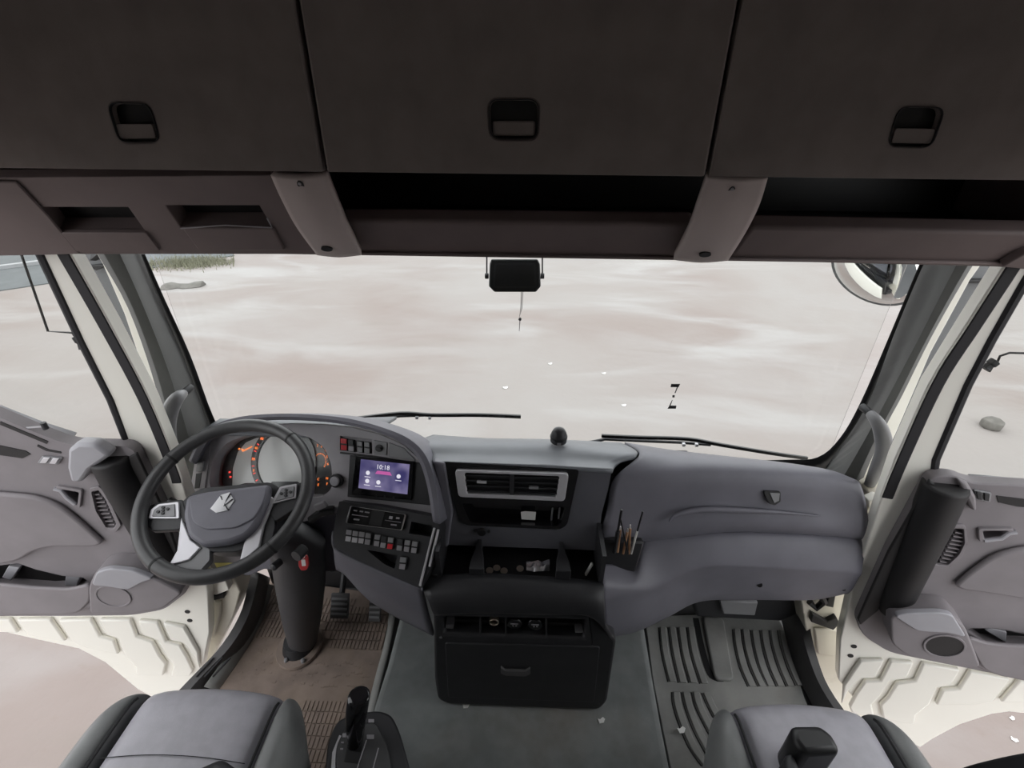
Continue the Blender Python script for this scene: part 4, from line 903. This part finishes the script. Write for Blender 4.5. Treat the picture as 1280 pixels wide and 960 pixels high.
for (a, b), lb in zip((((776, 658), (772, 690)), ((785, 661), (779, 692)), ((788, 656), (786, 692))), ('bare wooden pencil standing behind the dark pen', 'bare wooden pencil tilted beside the dark pen', 'tallest wooden pencil in the middle of the pen pocket')):
    pen(a, b, 1.026, [('tip', 0, .12, .0024, 'paper'), ('shaft', .12, 1, .0038, 'wood')], lb, 'pencil', 'pencil')

# ================================================================ CENTRE BOX WITH SOCKETS
PB = Pl((0, .887, 0), (0, -1, .02))
cb = thing('console_box', 'black box with socket bay and drawer standing on the engine tunnel', 'box', PB.hit(652, 884))
obx = [(541, 752), (736, 758), (742, 776), (771, 800), (759, 878), (749, 888), (640, 884), (560, 881), (547, 875), (543, 850)]
bayp = [(553.5, 768), (733, 772), (731.5, 799), (553.5, 793)]
obj('body', MB().plate(PB, rnd(PB.px(obx), .02), [(PB.px([(554, 772), (733, 776), (731.5, 799), (554, 793)]), .05)], th=.36), 'dark', cb, .01, 3)
obj('bay_lining', MB().prism(PB, PB.px([(554, 772), (733, 776), (731.5, 799), (554, 793)]), -.0495, -.048), 'black', cb)
for x in (600, 632, 683): obj('bay_divider', MB().prism(PB, PB.px([(x-1, 769+(x-600)*.02), (x+1, 769+(x-600)*.02), (x+1, 795+(x-600)*.03), (x-1, 795+(x-600)*.03)], -.004), -.05, -.004), 'dark', cb, .001)
c = PB.px([(617.5, 778.5)], -.01)[0]; so = obj('power_socket', MB().ring(PB, circ(c, .0145, 24), circ(c, .0115, 24), -.04, -.01), 'coin', cb, .001)
for x, y in ((643, 781), (669, 782)):
    c = PB.px([(x, y)], -.008)[0]; us = obj('usb_cap', MB().prism(PB, circ(c, .023, 24), -.05, -.008), 'gloss_black', cb, .003)
    obj('cap_line', MB().prism(PB, [c+V(q) for q in ((-.012, .002), (.011, .002), (.011, .007), (-.012, .007))], -.008, -.0072), 'key_grey', us)
    for k in (-.006, .003): obj('cap_mark', MB().prism(PB, [c+V((k, -.006)), c+V((k+.005, -.006)), c+V((k+.005, -.002)), c+V((k, -.002))], -.008, -.0072), 'key_grey', us)
for x, y in ((562, 785), (724, 794)): obj('bay_clip', MB().prism(PB, PB.px([(x-5, y-4), (x+5, y-4), (x+5, y+4), (x-5, y+4)], -.02), -.05, -.02), 'grey_plastic', cb, .002)
dr = obj('drawer', MB().prism(PB, rnd(PB.px([(556, 804), (750, 809), (743, 878), (560, 872)], .004), .01), -.004, .004), 'dark', cb, .003)
obj('drawer_pull', MB().prism(PB, rnd(PB.px([(626, 834), (631, 838), (657, 839), (663, 835), (663, 842), (656, 845), (632, 844), (626, 841)], .01), .003, 2), .003, .012), 'rubber', dr, .002)
scrap(583, 882.5, .012, 'small yellowish-white chip lying against the foot of the black box', TZ, 'paper', nm='chip'); scrap(752, 901, .012, 'white chip on the tunnel carpet off the box corner towards the passenger', TZ, 'litter', nm='chip')
scrap(852, 913, .014, 'white chip lying on the passenger floor mat', .03, 'litter', nm='chip')
obj('bright_screw', MB().prism(PB, circ(PB.px([(551, 796)])[0], .005, 10), 0, .003), 'chrome', cb)

# ================================================================ STEERING
WC = V((-.799, .979, .945)); wa, wb = .458, .051
wn = V((0, -math.sin(wa), math.cos(wa))); wn = Matrix.Rotation(wb, 3, 'Z') @ wn
PW = Pl(WC, wn)
sw = thing('steering_wheel', 'black leather steering wheel with silver spokes and a faceted silver badge', 'steering wheel', WC)
obj('rim', MB().tube([PW.p3(q) for q in circ((0, 0), .2165, 72)], .0185, 16, close=True), 'rim_leather', sw)
for a in (52, 150, 238, 318):
    a = math.radians(a); q = V((math.cos(a), math.sin(a)))*.2165; d = V((-math.sin(a), math.cos(a)))*.003
    obj('rim_seam', MB().tube([PW.p3(q-d), PW.p3(q+d)], .0193, 16), 'stitch', sw)
def wp(nm, px, w0, w1, mt, par=sw, bev=.003, r=0): return pris(nm, PW, px, w0, w1, mt, par, bev, r, 3)
wp('spoke', [(181, 634), (196, 628), (228, 624), (236, 650), (224, 662), (190, 664), (178, 652)], -.03, -.012, 'dark', r=.006)
wp('spoke', [(334, 636), (352, 606), (384, 602), (388, 622), (372, 634), (344, 652)], -.03, -.012, 'dark', r=.006)
s1_ = wp('lower_spoke', [(226, 650), (240, 676), (262, 686), (262, 700), (246, 718), (210, 710), (222, 688)], -.034, -.014, 'grey_plastic', r=.004)
wp('bright_cover', [(226, 646), (238, 674), (251, 684), (236, 700), (210, 707), (221, 688)], -.016, -.008, 'silver', s1_)
s2_ = wp('lower_spoke', [(330, 634), (342, 628), (344, 660), (336, 690), (318, 704), (298, 708), (306, 676)], -.034, -.014, 'dark', r=.004)
wp('bright_cover', [(339, 620), (343, 624), (330, 655), (324, 684), (298, 706), (305, 678), (319, 656)], -.016, -.006, 'silver', s2_)
wp('hub_shell', [(226, 626), (250, 610), (338, 602), (350, 610), (340, 640), (324, 672), (300, 690), (262, 690), (240, 678), (226, 655)], -.06, -.014, 'dark', r=.02)
pad = wp('airbag_pad', [(232, 620), (255, 614), (337, 604), (334, 626), (320, 657), (306, 671), (284, 679), (252, 682), (234, 670), (228, 645)], -.02, .012, 'dash', bev=.012, r=.014)
wp('pad_face', [(236, 623), (260, 616), (334, 607), (330, 626), (318, 648), (294, 660), (256, 662), (240, 652)], .01, .016, 'dash', pad, .004, r=.014)
bl = PW.px([(263, 636), (276, 619), (287, 615.5), (292.5, 626), (284, 638), (270, 641)], .018); bc = sum(bl, V((0, 0)))/6
em = MB(); bl = ccw(bl); em.add([PW.p3(bc, .024)]+[PW.p3(q, .019) for q in bl]+[PW.p3(q, .015) for q in bl], [[0, 1+i, 1+(i+1) % 6] for i in range(6)]+[[1+i, 7+i, 7+(i+1) % 6, 1+(i+1) % 6] for i in range(6)])
eb = obj('badge', em, 'bright', pad)
for a, b in (((288, 617), (281, 630)), ((291, 624), (280, 633)), ((285, 637), (279, 627)), ((279, 627), (276, 620))):
    a, b = PW.px([a, b], .02); d = (b-a).normalized().orthogonal()*.0012; obj('badge_groove', MB().prism(PW, [a-d, a+d, b+d, b-d], .016, .0225), 'dark', eb)
for P in ([(185, 648), (188, 637), (198, 630), (223, 627), (224, 648)], [(338, 630), (350, 608), (371, 604.5), (370, 622)]):
    b_ = wp('button_pad', P, -.014, -.006, 'silver', r=.004); c = sum((V(p) for p in P), V((0, 0)))/len(P)
    inn = [tuple(c+(V(p)-c)*.74) for p in P]; wp('button_face', inn, -.007, -.003, 'grey_plastic', b_, .001)
    l = PW.px(inn, -.002); cc = sum(l, V((0, 0)))/len(l); ux = (l[-2]-l[1]).normalized()*.012; uy = ux.orthogonal()
    for q in (V((0, 0)), ux, -ux, uy*.7, -uy*.7): obj('button', MB().prism(PW, circ(cc+q, .004, 10), -.004, 0), 'dark', b_)
lowp = [WC-wn*.2, at(372, 680, 1.12), at(376, 730, 1.13), at(378, 770, 1.13), atz(379, 803, .03)]
sc = obj('steering_column', MB().loft([[p+V((math.cos(2*math.pi*j/24)*rx, math.sin(2*math.pi*j/24)*ry, 0)) for j in range(24)] for p, rx, ry in zip(lowp, (.06, .09, .085, .07, .052), (.05, .075, .075, .07, .055))]), 'column', dash)
top = WC-wn*.055
obj('shroud', MB().tube([top-wn*.012, top-wn*.04, top-wn*.16, top-wn*.26], [.05, .075, .085, .07], 20), 'dark', sc, .004)
fb = atz(375, 808, .02)
obj('boot_ring', MB().loft([[fb+V((math.cos(2*math.pi*j/28)*r*.9, math.sin(2*math.pi*j/28)*r, h)) for j in range(28)] for r, h in ((.095, 0), (.092, .01), (.06, .014))]), 'mat_brown', sc)
obj('boot', MB().loft([[fb+V((math.cos(2*math.pi*j/28)*r*.9, math.sin(2*math.pi*j/28)*r, h)) for j in range(28)] for r, h in ((.07, .005), (.062, .03), (.055, .05))]), 'dark', sc)
for i in (-1, 1): obj('bolt', MB().lathe([(.008, 0), (.008, .014), (.004, .018)], fb+V((.032*i+.01, -.066, .008)), V((0, 0, 1)), 10), 'grey_plastic', sc)
st2 = obj('stalk', MB().tube([at(388, 650, 1.08), at(402, 640, 1.09), at(418, 637, 1.1)], [.012, .013, .016], 12), 'black', sc)
obj('stalk_band', MB().box(at(401, 632, 1.085), (.04, .012, .022), Matrix.Rotation(-.5, 3, 'Y')), 'key_grey', st2, .003)
obj('stalk', MB().tube([at(250, 650, 1.05), at(228, 634, 1.06), at(212, 626, 1.07)], [.012, .013, .012], 12), 'black', sc)
obj('column_knob', MB().lathe([(.012, 0), (.012, .03), (.006, .034)], at(350, 702, 1.04), V((-.3, -1, .2)), 12), 'dark', sc)
obj('ignition_lock', MB().lathe([(.018, .0), (.018, -.035)], at(380, 686, 1.035), V((.3, 1, -.1)), 14), 'dark', sc, .002)
kt = thing('key_tag', 'red key tag hanging from the ignition beside the steering column', 'key tag', at(380, 712, 1.03))
obj('key_ring', MB().tube([at(377+4.2*math.cos(t*.63), 695+4.2*math.sin(t*.63), 1.03) for t in range(10)], .0012, 6, close=True), 'chrome', kt)
obj('key_stem', MB().tube([at(381, 686, 1.03), at(379, 691, 1.03)], .0025, 6), 'chrome', kt)
pkk = Pl(at(380, 702, 1.03), (0, -1, .3)); tg = obj('tag', MB().prism(pkk, rnd(pkk.px([(373.5, 696), (379, 692), (385, 695), (386.5, 706), (384, 712), (377, 713), (373.5, 707)]), .006), -.003, .003), 'red_key', kt, .0015)
obj('tag_paper', MB().prism(pkk, rnd(pkk.px([(377, 699), (382, 698.5), (383, 706.5), (378, 707)]), .002), .003, .0036), 'paper', tg)
# pedals
for px, lab, w_ in (((425, 757), 'wide brake pedal above the driver mat', .075), ((469, 761), 'narrow accelerator pedal beside the brake, next to the tunnel', .05)):
    q = at(*px, 1.27); t = thing('pedal', lab, 'pedal', (q.x, q.y+.03, 0), 'driver pedals'); R = Matrix.Rotation(-.6, 3, 'X')
    p_ = obj('pad', MB().box(q, (w_, .014, .1), R), 'rubber', t, .004)
    for k in (-.03, -.01, .01, .03): obj('tread_bar', MB().box(q+R @ V((0, -.009, k)), (w_*.85, .006, .008), R), 'grey_plastic', p_)
    obj('lever', MB().tube([q+V((0, .01, 0)), V((q.x, 1.4, q.z+.12))], .012, 8), 'dark', t)

# ================================================================ FLOOR MATS
def flat(px, z): return [V((q.x, q.y)) for q in (atz(x, y, z) for x, y in px)]
PF = Pl((0, 0, 0), (0, 0, 1), V((0, 1, 0))); PF.u = V((1, 0, 0)); PF.v = V((0, 1, 0))
def inside(q, poly):
    c = False; n = len(poly)
    for i in range(n):
        a, b = poly[i], poly[i-1]
        if (a.y > q.y) != (b.y > q.y) and q.x < (b.x-a.x)*(q.y-a.y)/(b.y-a.y)+a.x: c = not c
    return c
dm = thing('floor_mat', 'worn brown rubber mat with blocky tread on the driver floor', 'mat', atz(380, 850, 0))
mp = flat([(336, 722), (497, 745), (490, 775), (487, 800), (478, 840), (468, 880), (452, 950), (440, 1010), (330, 1010), (262, 880), (268, 852), (306, 808), (328, 768)], .014)
obj('sheet', MB().prism(PF, mp, .001, .014), 'mat_brown', dm, .003)
g = MB(); zones = [flat(z, .014) for z in ([(334, 738), (372, 742), (372, 795), (314, 791), (330, 765)], [(392, 742), (486, 762), (478, 816), (412, 806), (404, 780)], [(376, 872), (444, 884), (430, 960), (424, 1005), (340, 1005)])]
z3 = flat([(300, 812), (345, 808), (400, 826), (470, 820), (458, 868), (376, 860), (290, 846)], .014)
hole = V((fb.x, fb.y))
sk_ = .0
for ix in range(64):
    for iy in range(24):
        q = V((-1.25+ix*.0155, .5+iy*.038+(ix % 2)*.0))
        hit = any(inside(q, z) for z in zones)
        if (q-hole).length < .1: continue
        if hit: g.box((q.x, q.y, .0155), (.0118, .034, .005))
        elif inside(q, z3) and random.random() < .6: g.box((q.x, q.y+random.uniform(-.01, .01), .0148), (.012, .006, .002))
stuff(obj('tread_blocks', g, 'mat_brown', dm))
g = MB(); l_ = cr([atz(x, y, .03) for x, y in ((497, 748), (488, 800), (478, 842), (468, 885), (456, 940))], 4); r_2 = cr([atz(x, y, .015) for x, y in ((489, 748), (481, 800), (470, 842), (459, 885), (446, 940))], 4)
obj('mat_edge', MB().sheet([r_2, l_]), 'mat_grey', dm, solid=.006)
l_ = cr([atz(x, y, .06) for x, y in ((330, 728), (314, 770), (286, 815), (256, 858))], 4); r_2 = cr([atz(x, y, .016) for x, y in ((342, 732), (328, 776), (300, 824), (272, 864))], 4)
obj('mat_edge', MB().sheet([r_2, l_]), 'mat_grey', dm, solid=.006)

pm = thing('floor_mat', 'grey rubber mat with long curved ribs on the passenger floor', 'mat', atz(900, 850, 0))
mp = flat([(806, 770), (870, 768), (970, 768), (978, 780), (992, 830), (1006, 872), (1040, 960), (1060, 1010), (852, 1010), (838, 960), (826, 900), (816, 850)], .014)
obj('sheet', MB().prism(PF, mp, .001, .014), 'mat_grey', pm, .003)
zf_ = lambda P: zz(.2344, P, 760, 740)
for G in ([(270, 190), (285, 330), (320, 480)], [(320, 190), (340, 330), (375, 485)], [(370, 190), (390, 330), (432, 486)], [(420, 190), (440, 330), (490, 490)],
          [(665, 200), (672, 280), (700, 400), (745, 505)], [(710, 200), (722, 290), (752, 400), (800, 505)], [(760, 205), (772, 290), (800, 400), (845, 505)], [(810, 205), (822, 290), (852, 400), (898, 505)], [(860, 205), (872, 290), (905, 400), (950, 505)], [(905, 205), (920, 290), (955, 400), (1000, 500)],
          [(340, 535), (345, 600), (375, 700), (430, 830), (500, 930)], [(390, 535), (410, 620), (455, 740), (540, 900)], [(445, 535), (460, 600), (500, 690), (560, 800)], [(500, 540), (520, 590), (560, 670)]):
    C = cr([atz(x, y, .014) for x, y in zf_(G)], 5); r0_, r1_ = [], []
    o = MB().loft([[p+V((.004, 0, 0)), p+V((.006, 0, .007)), p+V((.028, 0, .007)), p+V((.032, 0, 0))] for p in C])
    rb = obj('rib', o, 'mat_grey', pm, .002)
    obj('rib_shade', MB().loft([[p+V((-.003, 0, 0)), p+V((-.003, 0, .0012)), p+V((.0012, 0, .0012)), p+V((.0012, 0, 0))] for p in C]), 'stitch', rb)  # flat dark strip along each rib, painting in its edge shade
bp_ = flat([(878, 772), (893, 850), (917, 852), (904, 774)], .02); obj('raised_pad', MB().prism(PF, rnd(bp_, .02), .013, .03), 'mat_grey', pm, .006, 3)
C = cr([atz(x, y, .014) for x, y in zf_([(468, 140), (500, 300), (545, 440), (600, 478)])], 5)
obj('channel', MB().loft([[p+V((-.012, 0, 0)), p+V((-.012, 0, .0015)), p+V((.012, 0, .0015)), p+V((.012, 0, 0))] for p in C]), 'stitch', pm)

# ================================================================ GEAR SELECTOR
gs = thing('gear_selector', 'dark gear selector pod with a glossy lever beside the driver seat', 'gear selector', atz(462, 990, 0))
zc = .42
cpx_ = [(404, 1000), (408, 930), (420, 900), (445, 890), (474, 887), (490, 893), (500, 915), (514, 965), (524, 1010)]
lp_ = [V((q.x, q.y)) for q in (atz(x, y, zc) for x, y in cpx_)]
low_ = [(q-V((-.36, .55)))*.75+V((-.36, .55)) for q in lp_]
l3 = [PF.p3(q, zc) for q in rnd(ccw(lp_), .03)]; l4 = [PF.p3(q, .0) for q in rnd(ccw(low_), .03)]
pod = obj('pod', MB().loft([l4, l3]), 'dark', gs, .012, 3)
def gp(nm, px, z0, z1, mt, par, bev=.002, r=0): 
    l = flat(px, z1); l = rnd(ccw(l), r) if r else ccw(l); return obj(nm, MB().prism(PF, l, z0, z1), mt, par, bev)
tp = gp('top_plate', [(420, 985), (420, 932), (432, 908), (470, 902), (484, 930), (494, 985)], zc-.005, zc+.008, 'rim_leather', pod, .003, .015)
gp('bright_edge', [(411, 1000), (415, 940), (424, 918), (428, 920), (420, 942), (417, 1000)], zc-.004, zc+.006, 'silver', pod)
gp('gate_slot', [(430, 952), (438, 910), (456, 908), (450, 955)], zc+.008, zc+.0095, 'black', pod)
for x, y, s in ((432, 919, 4), (463, 921, 4.5), (464, 901, 3.5), (428, 928, 1.6), (427, 936, 1.8)): gp('indicator', [(x-s, y-s*.6), (x+s, y-s*.6), (x+s, y+s*.6), (x-s, y+s*.6)], zc+.008, zc+.0095, 'key_grey', pod, 0)
for a, b in (((446, 962), (458, 925)), ((466, 962), (473, 935))):
    obj('bright_line', MB().tube([atz(*a, zc+.009), atz(*b, zc+.009)], .0016, 6), 'key_grey', pod)
lv = cr([atz(442, 932, zc+.005), atz(444, 912, zc+.06), atz(446, 888, zc+.13), atz(449, 868, zc+.17)], 4); k = len(lv)
obj('lever', MB().loft([[p+V((math.cos(2*math.pi*j/18)*r*.8, 0, 0))+V((0, -.55, .83)).normalized()*(math.sin(2*math.pi*j/18)*r) if False else p+V((math.cos(2*math.pi*j/18)*r, math.sin(2*math.pi*j/18)*r*.9, 0)) for j in range(18)] for p, r in zip(lv, [.016+.012*math.sin(min(1, i/(k-1)*1.25)*1.57) for i in range(k)])]), 'gloss_black', gs, .01, 3)

# ================================================================ SEATS
def seat(name, xc, hw, yf, label, arm):
    t = thing('truck_seat', label, 'seat', (xc, .45, 0), 'front seats')
    yb = .12
    def fr(u):                                       # front edge, rounded at the corners
        a = abs(u); return yf-.03*a*a-.11*max(0, (a-.7)/.3)**2.2
    def strip_(nm, u0_, u1_, mt, crown, puff, n=8):
        R = []
        for j in range(15):
            s = j/14; ring = []
            for i in range(n+1):
                u = u0_+(u1_-u0_)*i/n; v = (i/n)*2-1; f_ = fr(u)
                if s < .64: y = yb+(f_-.07-yb)*(s/.64); dz = 0
                else:
                    a = (s-.64)/.36*math.pi*.5; y = f_-.07+.07*math.sin(a); dz = -.075*(1-math.cos(a))
                wv = hw*(1+.06*(yf-y)); z = .5+crown(u)+puff*(1-v*v)-.006*(abs(v) > .99)+dz
                ring.append(V((xc+u*wv, y, z)))
            ring += [V((xc+u1_*hw, ring[-1].y-.0, .3)), V((xc+u0_*hw, ring[0].y, .3))]
            R.append(ring)
        return obj(nm, MB().loft(R), mt, t, sub=1)
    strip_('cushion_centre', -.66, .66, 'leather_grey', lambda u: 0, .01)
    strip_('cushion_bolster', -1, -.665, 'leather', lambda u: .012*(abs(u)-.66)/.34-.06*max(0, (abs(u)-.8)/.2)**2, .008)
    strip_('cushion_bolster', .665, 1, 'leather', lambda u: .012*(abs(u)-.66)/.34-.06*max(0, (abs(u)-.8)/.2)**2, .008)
    for sx in (-1, 1):
        obj('seam', MB().tube(cr([V((xc+sx*.6625*hw*(1+.06*(yf-y)), y, z)) for y, z in ((yb, .503), (.4, .503), (yf-.1, .503), (yf-.05, .49))], 4), .0035, 6), 'stitch', t)
    obj('cross_seam', MB().tube(cr([V((xc+u*hw*1.03, .55-.02*u*u, .502+.012*(1-(u/.62)**2))) for u in (-.6, -.3, 0, .3, .6)], 4), .001, 6), 'stitch', t)
    obj('base', MB().box((xc, .4, .155), (hw*1.5, .44, .31)), 'dark', t, .02)
    bk = MB().loft([[V((xc+x*hw, y+dy, z)) for x, dy in ((-1, 0), (-.8, .05), (.8, .05), (1, 0), (.9, -.1), (-.9, -.1))] for y, z in ((.14, .42), (.1, .7), (.02, 1.0), (-.04, 1.12))])
    obj('backrest', bk, 'leather', t, .03, 3)
    obj('headrest', MB().box((xc, -.1, 1.23), (hw*.9, .09, .16), Matrix.Rotation(.15, 3, 'X')), 'leather', t, .03, 3)
    return t
st1 = seat('driver', -.815, .285, .735, 'black leather driver seat with a grey sheen cushion facing the steering wheel', None)
st2_ = seat('passenger', .755, .27, .745, 'black leather passenger seat with a smooth grey cushion and a black belt buckle', None)
# belt buckles at the seat edges
za = .66
def arm(t, px, z0, z1, nm='armrest', mt='dark'):
    l = flat(px, z1); l.sort
    F0 = [PF.p3(q, z1) for q in ccw(l)]; cc = sum(F0, V((0, 0, 0)))/len(F0)
    return obj(nm, MB().loft([[V((p.x, p.y, z0)) for p in F0], F0]), mt, t, .015, 3)
ar = arm(st2_, [(988, 906), (1026, 905), (1042, 918), (1053, 940), (1006, 943), (992, 925)], .5, .63, 'belt_buckle', 'black')
arm(st2_, [(981, 942), (992, 939), (1006, 975), (984, 975)], .5, .6, 'buckle_stalk')
arm(st1, [(276, 945), (300, 962), (300, 1000), (200, 1000), (238, 962)], .5, .63, 'belt_buckle')
